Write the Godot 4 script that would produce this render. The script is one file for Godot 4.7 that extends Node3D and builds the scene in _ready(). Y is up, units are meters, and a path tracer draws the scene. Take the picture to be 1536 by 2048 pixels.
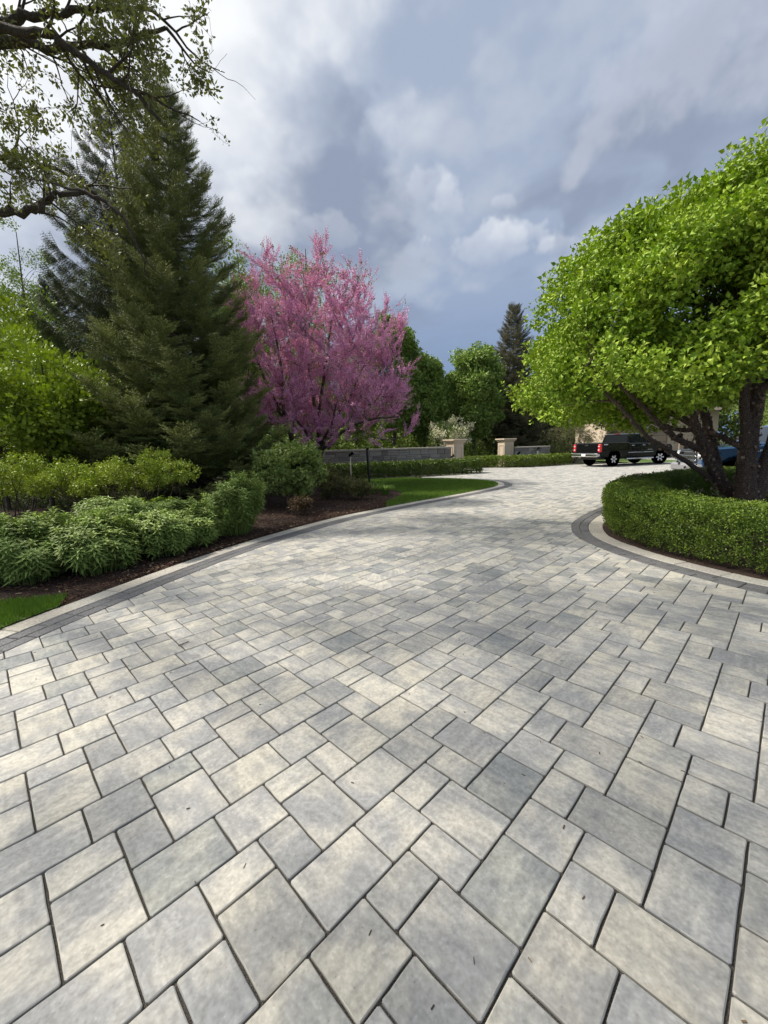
extends Node3D
# A paver driveway sweeping past planting beds to a walled entrance. Metres, y up, paver tops at y = 0.

class MB:
	# collects triangles for one mesh; clockwise from outside
	var v := PackedVector3Array()
	var n := PackedVector3Array()
	var uv := PackedVector2Array()
	var c := PackedColorArray()
	var tint := Color.WHITE
	var use_c := false
	func vert(p: Vector3, nn: Vector3, t := Vector2.ZERO) -> void:
		v.append(p); n.append(nn); uv.append(t); c.append(tint)
	func tri(a: Vector3, b: Vector3, d: Vector3, ta := Vector2.ZERO, tb := Vector2.ZERO, td := Vector2.ZERO) -> void:
		var nn := (d - a).cross(b - a).normalized()
		vert(a, nn, ta); vert(b, nn, tb); vert(d, nn, td)
	func quad(a: Vector3, b: Vector3, d: Vector3, e: Vector3) -> void:
		tri(a, b, d); tri(a, d, e)
	func tri_out(a: Vector3, b: Vector3, d: Vector3, from: Vector3) -> void:
		if (d - a).cross(b - a).dot((a + b + d) / 3.0 - from) < 0.0:
			tri(a, d, b)
		else:
			tri(a, b, d)
	func quad_out(a: Vector3, b: Vector3, d: Vector3, e: Vector3, from: Vector3) -> void:
		tri_out(a, b, d, from); tri_out(a, d, e, from)
	func box(xf: Transform3D, size: Vector3, bev := 0.01) -> void:
		var h := size * 0.5
		var b := minf(bev, minf(h.x, minf(h.y, h.z)) * 0.6)
		var o := xf.origin
		var f := func(p: Vector3) -> Vector3: return xf * p
		for ax in 3:
			var a1 := (ax + 1) % 3
			var a2 := (ax + 2) % 3
			for s in [-1.0, 1.0]:
				var ps: Array[Vector3] = []
				for q in [[-1.0, -1.0], [1.0, -1.0], [1.0, 1.0], [-1.0, 1.0]]:
					var p := Vector3.ZERO
					p[ax] = s * h[ax]; p[a1] = q[0] * (h[a1] - b); p[a2] = q[1] * (h[a2] - b)
					ps.append(f.call(p))
				quad_out(ps[0], ps[1], ps[2], ps[3], o)
			for s1 in [-1.0, 1.0]:
				for s2 in [-1.0, 1.0]:
					var ps2: Array[Vector3] = []
					for q in [[0, -1.0], [0, 1.0], [1, 1.0], [1, -1.0]]:
						var p := Vector3.ZERO
						p[ax] = q[1] * (h[ax] - b)
						p[a1] = s1 * (h[a1] if q[0] == 0 else h[a1] - b)
						p[a2] = s2 * (h[a2] - b if q[0] == 0 else h[a2])
						ps2.append(f.call(p))
					quad_out(ps2[0], ps2[1], ps2[2], ps2[3], o)
		for sx in [-1.0, 1.0]:
			for sy in [-1.0, 1.0]:
				for sz in [-1.0, 1.0]:
					tri_out(f.call(Vector3(sx * h.x, sy * (h.y - b), sz * (h.z - b))), f.call(Vector3(sx * (h.x - b), sy * h.y, sz * (h.z - b))), f.call(Vector3(sx * (h.x - b), sy * (h.y - b), sz * h.z)), o)
	func slab(poly: PackedVector2Array, y0: float, y1: float, bev: float, uvs := 1.0, uvo := Vector2.ZERO, turned := false) -> void:
		# a flat stone on polygon (x, z), its top edge eased by bev
		var k := poly.size()
		var m := Vector2.ZERO
		for p in poly: m += p
		m /= k
		var top := PackedVector3Array()
		var rim := PackedVector3Array()
		var ts := PackedVector2Array()
		for p in poly:
			var d := (m - p)
			var q := p + d.normalized() * minf(bev * 1.4, d.length() * 0.4)
			top.append(Vector3(q.x, y1, q.y)); rim.append(Vector3(p.x, y1 - bev, p.y))
			ts.append((Vector2(q.y, q.x) if turned else q) * uvs + uvo)
		var mid := Vector3(m.x, y1, m.y)
		var inside := Vector3(m.x, y1 - 1.0, m.y)
		var tm := (Vector2(m.y, m.x) if turned else m) * uvs + uvo
		for i in k:
			var j := (i + 1) % k
			var nn := (top[j] - mid).cross(top[i] - mid)
			if nn.y > 0:
				tri(mid, top[i], top[j], tm, ts[i], ts[j])
			else:
				tri(mid, top[j], top[i], tm, ts[j], ts[i])
			var s := v.size()
			quad_out(top[i], top[j], rim[j], rim[i], inside)
			for q in range(s, v.size()): uv[q] = ts[i]
			s = v.size()
			quad_out(rim[i], rim[j], Vector3(rim[j].x, y0, rim[j].z), Vector3(rim[i].x, y0, rim[i].z), mid)
			for q in range(s, v.size()): uv[q] = ts[i]
	func tube(pts: PackedVector3Array, radii: PackedFloat32Array, sides := 6, cap := true, lump := 0.0, noise: FastNoiseLite = null) -> void:
		var rings: Array[PackedVector3Array] = []
		var norms: Array[PackedVector3Array] = []
		var side := Vector3.RIGHT
		var run := 0.0
		var runs := PackedFloat32Array()
		for i in pts.size():
			var d := (pts[mini(i + 1, pts.size() - 1)] - pts[maxi(i - 1, 0)]).normalized()
			side = (side - d * side.dot(d))
			if side.length() < 0.01: side = d.cross(Vector3(0.3, 0.5, 0.8))
			side = side.normalized()
			var up := d.cross(side)
			var ring := PackedVector3Array()
			var nr := PackedVector3Array()
			for s in sides:
				var a := TAU * s / sides
				var o := side * cos(a) + up * sin(a)
				var r := radii[i]
				if lump > 0.0: r *= 1.0 + lump * noise.get_noise_3dv(pts[i] * 3.0 + o * 2.0)
				ring.append(pts[i] + o * r); nr.append(o)
			rings.append(ring); norms.append(nr)
			if i > 0: run += pts[i].distance_to(pts[i - 1])
			runs.append(run)
		for i in pts.size() - 1:
			for s in sides:
				var t := (s + 1) % sides
				var u0 := float(s) / sides
				var u1 := float(s + 1) / sides
				vert(rings[i][s], norms[i][s], Vector2(u0, runs[i])); vert(rings[i + 1][s], norms[i + 1][s], Vector2(u0, runs[i + 1])); vert(rings[i + 1][t], norms[i + 1][t], Vector2(u1, runs[i + 1]))
				vert(rings[i][s], norms[i][s], Vector2(u0, runs[i])); vert(rings[i + 1][t], norms[i + 1][t], Vector2(u1, runs[i + 1])); vert(rings[i][t], norms[i][t], Vector2(u1, runs[i]))
		if cap:
			var e := pts.size() - 1
			for s in sides:
				tri_out(pts[e], rings[e][s], rings[e][(s + 1) % sides], pts[e - 1])
				tri_out(pts[0], rings[0][s], rings[0][(s + 1) % sides], pts[1])
	func lathe(prof: PackedVector2Array, sides: int, xf := Transform3D.IDENTITY) -> void:
		# profile (radius, height) turned round y
		for i in prof.size() - 1:
			var e := prof[i + 1] - prof[i]
			var nn2 := Vector2(e.y, -e.x).normalized()
			for s in sides:
				var a0 := TAU * s / sides
				var a1 := TAU * (s + 1) / sides
				var d0 := Vector3(cos(a0), 0, sin(a0))
				var d1 := Vector3(cos(a1), 0, sin(a1))
				var p := [d0 * prof[i].x + Vector3.UP * prof[i].y, d0 * prof[i + 1].x + Vector3.UP * prof[i + 1].y, d1 * prof[i + 1].x + Vector3.UP * prof[i + 1].y, d1 * prof[i].x + Vector3.UP * prof[i].y]
				var n0 := (xf.basis * (d0 * nn2.x + Vector3.UP * nn2.y)).normalized()
				var n1 := (xf.basis * (d1 * nn2.x + Vector3.UP * nn2.y)).normalized()
				vert(xf * p[0], n0); vert(xf * p[1], n0); vert(xf * p[2], n1)
				vert(xf * p[0], n0); vert(xf * p[2], n1); vert(xf * p[3], n1)
	func mesh() -> ArrayMesh:
		var a := []
		a.resize(Mesh.ARRAY_MAX)
		a[Mesh.ARRAY_VERTEX] = v; a[Mesh.ARRAY_NORMAL] = n; a[Mesh.ARRAY_TEX_UV] = uv
		if use_c: a[Mesh.ARRAY_COLOR] = c
		var m := ArrayMesh.new()
		if v.size() > 0: m.add_surface_from_arrays(Mesh.PRIMITIVE_TRIANGLES, a)
		return m

var rng := RandomNumberGenerator.new()
var noise := FastNoiseLite.new()
var taken := {}
var M := {}

# ---------------------------------------------------------------- naming
func numbered(called: String) -> String:
	var k: int = taken.get(called, 0)
	taken[called] = k + 1
	return called if k == 0 else "%s_%03d" % [called, k]

func thing(called: String, label: String, category: String, at := Vector3.ZERO, turn := 0.0, group := "") -> Node3D:
	var o := Node3D.new()
	o.name = numbered(called)
	add_child(o)
	o.position = at; o.rotation.y = turn
	o.set_meta("label", label); o.set_meta("category", category)
	if group != "": o.set_meta("group", group)
	return o

func part(called: String, m: Mesh, material: Material, parent: Node3D, xf := Transform3D.IDENTITY) -> MeshInstance3D:
	var o := MeshInstance3D.new()
	o.name = called
	o.mesh = m
	o.material_override = material
	o.transform = xf
	parent.add_child(o, true)
	return o

func structure(called: String, m: Mesh, material: Material) -> MeshInstance3D:
	var o := MeshInstance3D.new()
	o.name = numbered(called)
	o.mesh = m
	o.material_override = material
	add_child(o)
	o.set_meta("kind", "structure")
	return o

func scatter(called: String, m: Mesh, material: Material, parent: Node3D, xs: Array, cols: Array) -> MultiMeshInstance3D:
	var mm := MultiMesh.new()
	mm.transform_format = MultiMesh.TRANSFORM_3D
	mm.use_colors = true
	mm.mesh = m
	mm.instance_count = xs.size()
	for i in xs.size():
		mm.set_instance_transform(i, xs[i])
		mm.set_instance_color(i, cols[i])
	var o := MultiMeshInstance3D.new()
	o.name = called
	o.multimesh = mm
	o.material_override = material
	parent.add_child(o, true)
	o.set_meta("kind", "stuff")
	return o

# ---------------------------------------------------------------- materials
func lin(r: float, g: float, b: float) -> Color:
	return Color(r, g, b).linear_to_srgb()

func plain(c: Color, rough := 0.8, metal := 0.0) -> StandardMaterial3D:
	var m := StandardMaterial3D.new()
	m.albedo_color = c.linear_to_srgb()
	m.roughness = rough
	m.metallic = metal
	return m

func leaf_mat(through := 0.5, rough := 0.5) -> StandardMaterial3D:
	# the colour comes with each copy
	var m := StandardMaterial3D.new()
	m.vertex_color_use_as_albedo = true
	m.roughness = rough
	m.metallic_specular = 0.35
	m.cull_mode = BaseMaterial3D.CULL_DISABLED
	m.backlight_enabled = true
	m.backlight = Color(0.95 * through, 1.0 * through, 0.45 * through)
	return m

func noise_bytes(size_x: int, size_y: int, freq: float, octaves: int, sd: int, type := FastNoiseLite.TYPE_SIMPLEX_SMOOTH) -> PackedByteArray:
	var f := FastNoiseLite.new()
	f.noise_type = type
	f.seed = sd
	f.frequency = freq
	f.fractal_octaves = octaves
	var im := f.get_seamless_image(size_x, size_y)
	im.convert(Image.FORMAT_L8)
	return im.get_data()

func noise_tex(size: int, freq: float, octaves: int, sd: int, stops: Array) -> ImageTexture:
	# stops: [position, Color linear]
	var d := noise_bytes(size, size, freq, octaves, sd)
	var lut := PackedByteArray()
	for i in 256:
		var t := i / 255.0
		var col: Color = stops[0][1]
		for k in stops.size() - 1:
			if t >= stops[k][0]:
				var w: float = clampf((t - stops[k][0]) / maxf(stops[k + 1][0] - stops[k][0], 1e-4), 0, 1)
				col = (stops[k][1] as Color).lerp(stops[k + 1][1], w)
		col = col.linear_to_srgb()
		lut.append(int(clampf(col.r, 0, 1) * 255)); lut.append(int(clampf(col.g, 0, 1) * 255)); lut.append(int(clampf(col.b, 0, 1) * 255))
	var out := PackedByteArray()
	out.resize(size * size * 3)
	for i in size * size:
		var k := d[i] * 3
		out[i * 3] = lut[k]; out[i * 3 + 1] = lut[k + 1]; out[i * 3 + 2] = lut[k + 2]
	return ImageTexture.create_from_image(Image.create_from_data(size, size, false, Image.FORMAT_RGB8, out))

func grey_tex(size: int, freq: float, octaves: int, sd: int) -> ImageTexture:
	return ImageTexture.create_from_image(Image.create_from_data(size, size, false, Image.FORMAT_L8, noise_bytes(size, size, freq, octaves, sd)))

func triplanar(m: StandardMaterial3D, scale: float) -> StandardMaterial3D:
	m.uv1_triplanar = true
	m.uv1_world_triplanar = true
	m.uv1_scale = Vector3.ONE * scale
	return m

func relief(m: StandardMaterial3D, tex: Texture2D, cm: float) -> StandardMaterial3D:
	m.heightmap_enabled = true
	m.heightmap_texture = tex
	m.heightmap_scale = cm
	return m

func paver_texture(size: int) -> ImageTexture:
	# moulded concrete with a slate face: cream and blue-grey pigment blended in clouds, brushed streaks, grains and pinholes
	var a := noise_bytes(size, size, 0.0036, 3, 11)
	var b := noise_bytes(size, size, 0.009, 4, 12)
	var g := noise_bytes(size, size, 0.22, 2, 13, FastNoiseLite.TYPE_VALUE)
	var e := noise_bytes(size, size, 0.05, 3, 15)
	var si := Image.create_from_data(size / 4, size, false, Image.FORMAT_L8, noise_bytes(size / 4, size, 0.03, 3, 14))
	si.resize(size, size, Image.INTERPOLATE_CUBIC)
	var s := si.get_data()
	var out := PackedByteArray()
	out.resize(size * size * 3)
	for i in size * size:
		var t := a[i] / 255.0 * 0.9 + b[i] / 255.0 * 0.4 - 0.15 + (s[i] / 255.0 - 0.5) * 0.22
		t = smoothstep(0.2, 0.8, t)
		var k := 0.93 + (g[i] / 255.0 - 0.5) * 0.13 + (s[i] / 255.0 - 0.5) * 0.12 + (e[i] / 255.0 - 0.5) * 0.16
		if g[i] < 16: k *= 0.8
		if g[i] > 236: k *= 1.12
		out[i * 3] = int(clampf(lerpf(159, 191, t) * k, 0, 255))
		out[i * 3 + 1] = int(clampf(lerpf(159, 187, t) * k, 0, 255))
		out[i * 3 + 2] = int(clampf(lerpf(157, 176, t) * k, 0, 255))
	return ImageTexture.create_from_image(Image.create_from_data(size, size, false, Image.FORMAT_RGB8, out))

func make_materials() -> void:
	var m: StandardMaterial3D
	# driveway pavers
	m = StandardMaterial3D.new()
	m.albedo_texture = paver_texture(1024)
	m.vertex_color_use_as_albedo = true
	m.roughness = 0.72
	m.metallic_specular = 0.4
	relief(m, grey_tex(512, 0.03, 5, 21), 0.25)
	M.paver = m
	m = plain(Color(1, 1, 1), 0.85)
	m.albedo_texture = noise_tex(512, 0.05, 5, 31, [[0.2, Color(0.30, 0.285, 0.245)], [0.5, Color(0.40, 0.38, 0.33)], [0.8, Color(0.47, 0.45, 0.40)]])
	relief(triplanar(m, 1.3), grey_tex(512, 0.08, 4, 22), 0.3)
	m.vertex_color_use_as_albedo = true
	M.kerb = m
	m = plain(Color(1, 1, 1), 0.8)
	m.albedo_texture = noise_tex(512, 0.06, 5, 32, [[0.2, Color(0.07, 0.072, 0.078)], [0.5, Color(0.115, 0.115, 0.12)], [0.8, Color(0.17, 0.168, 0.165)]])
	relief(triplanar(m, 1.5), grey_tex(512, 0.08, 4, 23), 0.3)
	m.vertex_color_use_as_albedo = true
	M.dark = m
	m = plain(Color(1, 1, 1), 0.95)
	m.albedo_texture = noise_tex(512, 0.2, 3, 33, [[0.15, Color(0.022, 0.02, 0.018)], [0.5, Color(0.05, 0.045, 0.04)], [0.66, Color(0.12, 0.105, 0.085)], [0.8, Color(0.24, 0.20, 0.15)]])
	relief(triplanar(m, 2.5), grey_tex(512, 0.2, 3, 24), 0.8)
	M.joint = m
	m = plain(Color(1, 1, 1), 1.0)
	m.albedo_texture = noise_tex(1024, 0.06, 5, 34, [[0.2, Color(0.018, 0.010, 0.007)], [0.5, Color(0.05, 0.026, 0.017)], [0.75, Color(0.10, 0.055, 0.034)], [0.95, Color(0.18, 0.12, 0.08)]])
	relief(triplanar(m, 0.9), grey_tex(512, 0.12, 4, 25), 3.0)
	M.mulch = m
	m = plain(Color(1, 1, 1), 1.0)
	m.albedo_texture = noise_tex(512, 0.03, 5, 35, [[0.2, Color(0.04, 0.075, 0.01)], [0.6, Color(0.07, 0.125, 0.018)], [0.9, Color(0.11, 0.17, 0.03)]])
	triplanar(m, 0.5)
	M.lawn = m
	m = plain(Color(1, 1, 1), 1.0)
	m.albedo_texture = noise_tex(512, 0.02, 5, 36, [[0.2, Color(0.02, 0.014, 0.008)], [0.5, Color(0.03, 0.03, 0.01)], [0.8, Color(0.035, 0.05, 0.014)]])
	triplanar(m, 0.12)
	M.floor = m
	m = plain(Color(1, 1, 1), 0.9)
	m.albedo_texture = noise_tex(512, 0.03, 5, 37, [[0.2, Color(0.04, 0.032, 0.026)], [0.5, Color(0.09, 0.072, 0.058)], [0.85, Color(0.17, 0.14, 0.115)]])
	relief(triplanar(m, 1.6), grey_tex(512, 0.05, 5, 26), 2.5)
	M.bark = m
	m = plain(Color(1, 1, 1), 0.85)
	m.albedo_texture = noise_tex(512, 0.035, 5, 38, [[0.2, Color(0.035, 0.024, 0.018)], [0.45, Color(0.11, 0.075, 0.055)], [0.65, Color(0.22, 0.155, 0.115)], [0.85, Color(0.42, 0.32, 0.25)]])
	relief(triplanar(m, 2.4), grey_tex(512, 0.05, 5, 27), 3.0)
	M.birch = m
	M.curl = plain(Color(0.30, 0.19, 0.13), 0.8)
	m = plain(Color(1, 1, 1), 0.85)
	m.albedo_texture = noise_tex(512, 0.03, 5, 39, [[0.15, Color(0.24, 0.225, 0.20)], [0.5, Color(0.40, 0.375, 0.335)], [0.85, Color(0.55, 0.51, 0.45)]])
	relief(triplanar(m, 1.2), grey_tex(512, 0.05, 5, 28), 2.0)
	m.vertex_color_use_as_albedo = true
	M.stone = m
	m = plain(Color(1, 1, 1), 0.85)
	m.albedo_texture = noise_tex(512, 0.05, 5, 40, [[0.15, Color(0.46, 0.37, 0.27)], [0.5, Color(0.58, 0.48, 0.36)], [0.85, Color(0.66, 0.57, 0.45)]])
	triplanar(m, 0.8)
	M.lime = m
	M.capstone = relief(triplanar(plain(Color(0.42, 0.38, 0.32), 0.85), 1.5), grey_tex(256, 0.1, 4, 29), 0.5)
	M.mortar = plain(Color(0.12, 0.115, 0.11), 0.95)
	M.leaf = leaf_mat(0.6, 0.5)
	M.needle = leaf_mat(0.2, 0.55)
	M.glossleaf = leaf_mat(0.35, 0.38)
	M.petal = leaf_mat(0.5, 0.6)
	m = leaf_mat(0.0, 0.95)
	m.backlight_enabled = false
	M.chip = m
	M.twig = plain(Color(0.075, 0.055, 0.04), 0.9)

# ---------------------------------------------------------------- sky
func make_sky() -> ImageTexture:
	# broken storm cloud over blue air, thin bright cloud where the sun stands behind it
	var w := 2048
	var h := 1024
	var f := FastNoiseLite.new()
	f.noise_type = FastNoiseLite.TYPE_SIMPLEX_SMOOTH
	f.fractal_octaves = 6
	f.fractal_gain = 0.52
	f.frequency = 0.8
	f.seed = 17
	var f2 := FastNoiseLite.new()
	f2.noise_type = FastNoiseLite.TYPE_SIMPLEX_SMOOTH
	f2.fractal_octaves = 6
	f2.fractal_gain = 0.55
	f2.frequency = 2.4
	f2.seed = 8
	var f3 := FastNoiseLite.new()
	f3.noise_type = FastNoiseLite.TYPE_SIMPLEX_SMOOTH
	f3.fractal_octaves = 5
	f3.fractal_gain = 0.6
	f3.frequency = 9.0
	f3.seed = 4
	var sun := SUN.normalized()
	var data := PackedFloat32Array()
	data.resize(w * h * 3)
	# small cumulus under the deck: direction x / depth, y / depth, half width, half height, strength
	var puffs := [[0.255, 0.43, 0.10, 0.04, 1.0], [0.33, 0.455, 0.05, 0.03, 0.9], [0.165, 0.515, 0.032, 0.045, 0.9], [0.115, 0.56, 0.03, 0.04, 0.6], [-0.14, 0.46, 0.08, 0.035, 0.4], [0.42, 0.43, 0.045, 0.02, 0.6], [0.29, 0.52, 0.02, 0.012, 0.5], [-0.3, 0.62, 0.12, 0.05, 0.4], [0.02, 0.66, 0.07, 0.05, 0.5]]
	var streak := [Vector2(0.43, 0.56), Vector2(0.475, 0.66), Vector2(0.55, 0.75), Vector2(0.68, 0.82), Vector2(0.95, 0.88)]
	for y in h / 2 + 1:
		var up := (0.5 - (y + 0.5) / h) * PI
		var sy := sin(up)
		var cy := cos(up)
		for x in w:
			var az := (x + 0.5) / w * TAU
			var d := Vector3(sin(az) * cy, sy, -cos(az) * cy)
			var k := 1.0 / (maxf(sy, 0.0) + 0.2)
			var n2 := f2.get_noise_3d(d.x, d.y * 1.5, d.z) * 0.5 + 0.5
			var n1 := f.get_noise_2d(d.x * k + n2 * 0.35, d.z * k + n2 * 0.35) * 0.5 + 0.5
			var lift := smoothstep(0.0, 0.5, sy)
			var c := Color(0.17, 0.265, 0.45).lerp(Color(0.345, 0.41, 0.535), lift)
			# dark cloud bases and paler tops
			var dark := smoothstep(0.46, 0.62, n1) * smoothstep(0.12, 0.4, sy)
			c = c.lerp(Color(0.225, 0.27, 0.37), dark * 0.7)
			var pale := smoothstep(0.51, 0.64, n2 * 0.75 + (1.0 - n1) * 0.28) * smoothstep(0.10, 0.38, sy)
			c = c.lerp(Color(0.53, 0.57, 0.64), pale * 0.42)
			# thin cloud lit through by the sun
			var dot := d.dot(sun)
			var lit := smoothstep(0.52, 0.84, dot + (n2 - 0.5) * 0.42 + (n1 - 0.5) * -0.25)
			c = c.lerp(Color(0.90, 0.915, 0.93), lit * 0.92)
			if d.z < -0.2 and sy > 0.2:
				var q := Vector2(d.x, d.y) / -d.z
				var n3 := f3.get_noise_3dv(d * 1.0) * 0.5 + 0.5
				for p in puffs:
					var e := Vector2((q.x - p[0]) / p[2], (q.y - p[1]) / p[3])
					if e.y < 0.0: e.y *= 1.5
					var r := e.length()
					if r < 2.2:
						var bt := smoothstep(1.3, 0.8, r + (0.5 - n3) * 3.2)
						var top := clampf(0.45 + e.y * 0.45 + (n3 - 0.5) * 1.2, 0, 1)
						c = c.lerp(Color(0.36, 0.42, 0.54).lerp(Color(0.70, 0.735, 0.79), top), bt * p[4] * 0.55)
				var best := 9.0
				var along := 0.0
				for s in streak.size() - 1:
					var cp := Geometry2D.get_closest_point_to_segment(q, streak[s], streak[s + 1])
					var dd := cp.distance_to(q)
					if dd < best:
						best = dd; along = s + cp.distance_to(streak[s]) / streak[s].distance_to(streak[s + 1])
				if best < 0.2:
					var wd := 0.010 + 0.020 * along
					c = c.lerp(Color(0.58, 0.61, 0.69), smoothstep(wd * 2.2, wd * 0.1, best + (0.5 - n3) * wd * 5.0) * 0.42)
			var g := pow(maxf(dot, 0.0), 26.0) * 6.0
			var o := (y * w + x) * 3
			data[o] = c.r * SKY_GAIN + g; data[o + 1] = c.g * SKY_GAIN + g * 0.97; data[o + 2] = c.b * SKY_GAIN + g * 0.92
	for y in range(h / 2 + 1, h):
		for x in w:
			var o := (y * w + x) * 3
			data[o] = 0.12; data[o + 1] = 0.13; data[o + 2] = 0.11
	return ImageTexture.create_from_image(Image.create_from_data(w, h, false, Image.FORMAT_RGBF, data.to_byte_array()))

# ---------------------------------------------------------------- curves
func smooth(pts: Array, step: float) -> PackedVector2Array:
	# even steps along a Catmull-Rom curve
	var fine := PackedVector2Array()
	for i in pts.size() - 1:
		var p0: Vector2 = pts[maxi(i - 1, 0)]
		var p1: Vector2 = pts[i]
		var p2: Vector2 = pts[i + 1]
		var p3: Vector2 = pts[mini(i + 2, pts.size() - 1)]
		for k in 40:
			fine.append(p1.cubic_interpolate(p2, p0, p3, k / 40.0))
	fine.append(pts[-1])
	var out := PackedVector2Array([fine[0]])
	var left := step
	for i in fine.size() - 1:
		var a := fine[i]
		var d := fine[i].distance_to(fine[i + 1])
		while d >= left and d > 0:
			a = a.move_toward(fine[i + 1], left)
			d -= left
			left = step
			out.append(a)
		left -= d
	return out

func offset(line: PackedVector2Array, by: float) -> PackedVector2Array:
	# to the right-hand side of travel when positive (x right, z down)
	var out := PackedVector2Array()
	for i in line.size():
		var d := (line[mini(i + 1, line.size() - 1)] - line[maxi(i - 1, 0)]).normalized()
		out.append(line[i] + Vector2(-d.y, d.x) * by)
	return out

const EDGE_BED := [Vector2(-3.9, 6.0), Vector2(-3.75, 3.0), Vector2(-3.62, 0.5), Vector2(-3.45, -1.5), Vector2(-3.31, -2.8), Vector2(-3.2, -3.35), Vector2(-3.08, -3.8), Vector2(-2.93, -4.3), Vector2(-2.74, -4.9), Vector2(-2.5, -5.6), Vector2(-2.22, -6.3), Vector2(-1.85, -7.05), Vector2(-1.4, -7.85), Vector2(-0.78, -8.8), Vector2(0.03, -9.75), Vector2(0.75, -10.55), Vector2(2.05, -11.85), Vector2(3.4, -13.3), Vector2(4.16, -14.3), Vector2(4.47, -15.05), Vector2(4.57, -16.05), Vector2(4.3, -16.9), Vector2(3.6, -17.75), Vector2(2.9, -18.35), Vector2(1.6, -19.0)]
const EDGE_ISLAND := [Vector2(14.0, 0.5), Vector2(9.0, -0.9), Vector2(6.6, -1.75), Vector2(5.2, -2.6), Vector2(4.35, -3.35), Vector2(3.85, -3.97), Vector2(3.69, -4.26), Vector2(3.55, -4.62), Vector2(3.43, -4.98), Vector2(3.34, -5.47), Vector2(3.31, -6.05), Vector2(3.38, -6.52), Vector2(3.62, -7.12), Vector2(3.95, -7.65), Vector2(4.65, -8.5), Vector2(5.65, -9.5), Vector2(7.0, -10.45), Vector2(8.8, -11.0), Vector2(11.0, -11.0), Vector2(14.0, -10.3), Vector2(19.0, -8.0)]
const MODULE := 0.0762
const HEAD := 0.78349

func uv_to_xz(u: float, v: float) -> Vector2:
	var a := (u - 0.12237) * MODULE
	var b := (v - 0.86994) * MODULE
	return Vector2(a * cos(HEAD) + b * sin(HEAD), -a * sin(HEAD) + b * cos(HEAD))

func in_view(p: Vector2) -> bool:
	# roughly what the lens covers
	return p.y < -0.55 and absf(p.x) < -p.y * 0.97 + 0.35

func tone() -> Color:
	var r := rng.randf()
	var c := Color(0.99, 0.985, 0.96)
	if r < 0.30: c = Color(1.16, 1.13, 1.06)
	elif r < 0.56: c = Color(0.84, 0.85, 0.87)
	elif r < 0.66: c = Color(0.70, 0.735, 0.76)
	var k := rng.randf_range(0.9, 1.1)
	return Color(c.r * k, c.g * k, c.b * k)

func flat_sheet(poly: PackedVector2Array, y: float, called: String, material: Material) -> MeshInstance3D:
	var mb := MB.new()
	var t := Geometry2D.triangulate_polygon(poly)
	for i in range(0, t.size(), 3):
		mb.tri_out(Vector3(poly[t[i]].x, y, poly[t[i]].y), Vector3(poly[t[i + 1]].x, y, poly[t[i + 1]].y), Vector3(poly[t[i + 2]].x, y, poly[t[i + 2]].y), Vector3(0, y - 50, 0))
	return structure(called, mb.mesh(), material)

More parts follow.
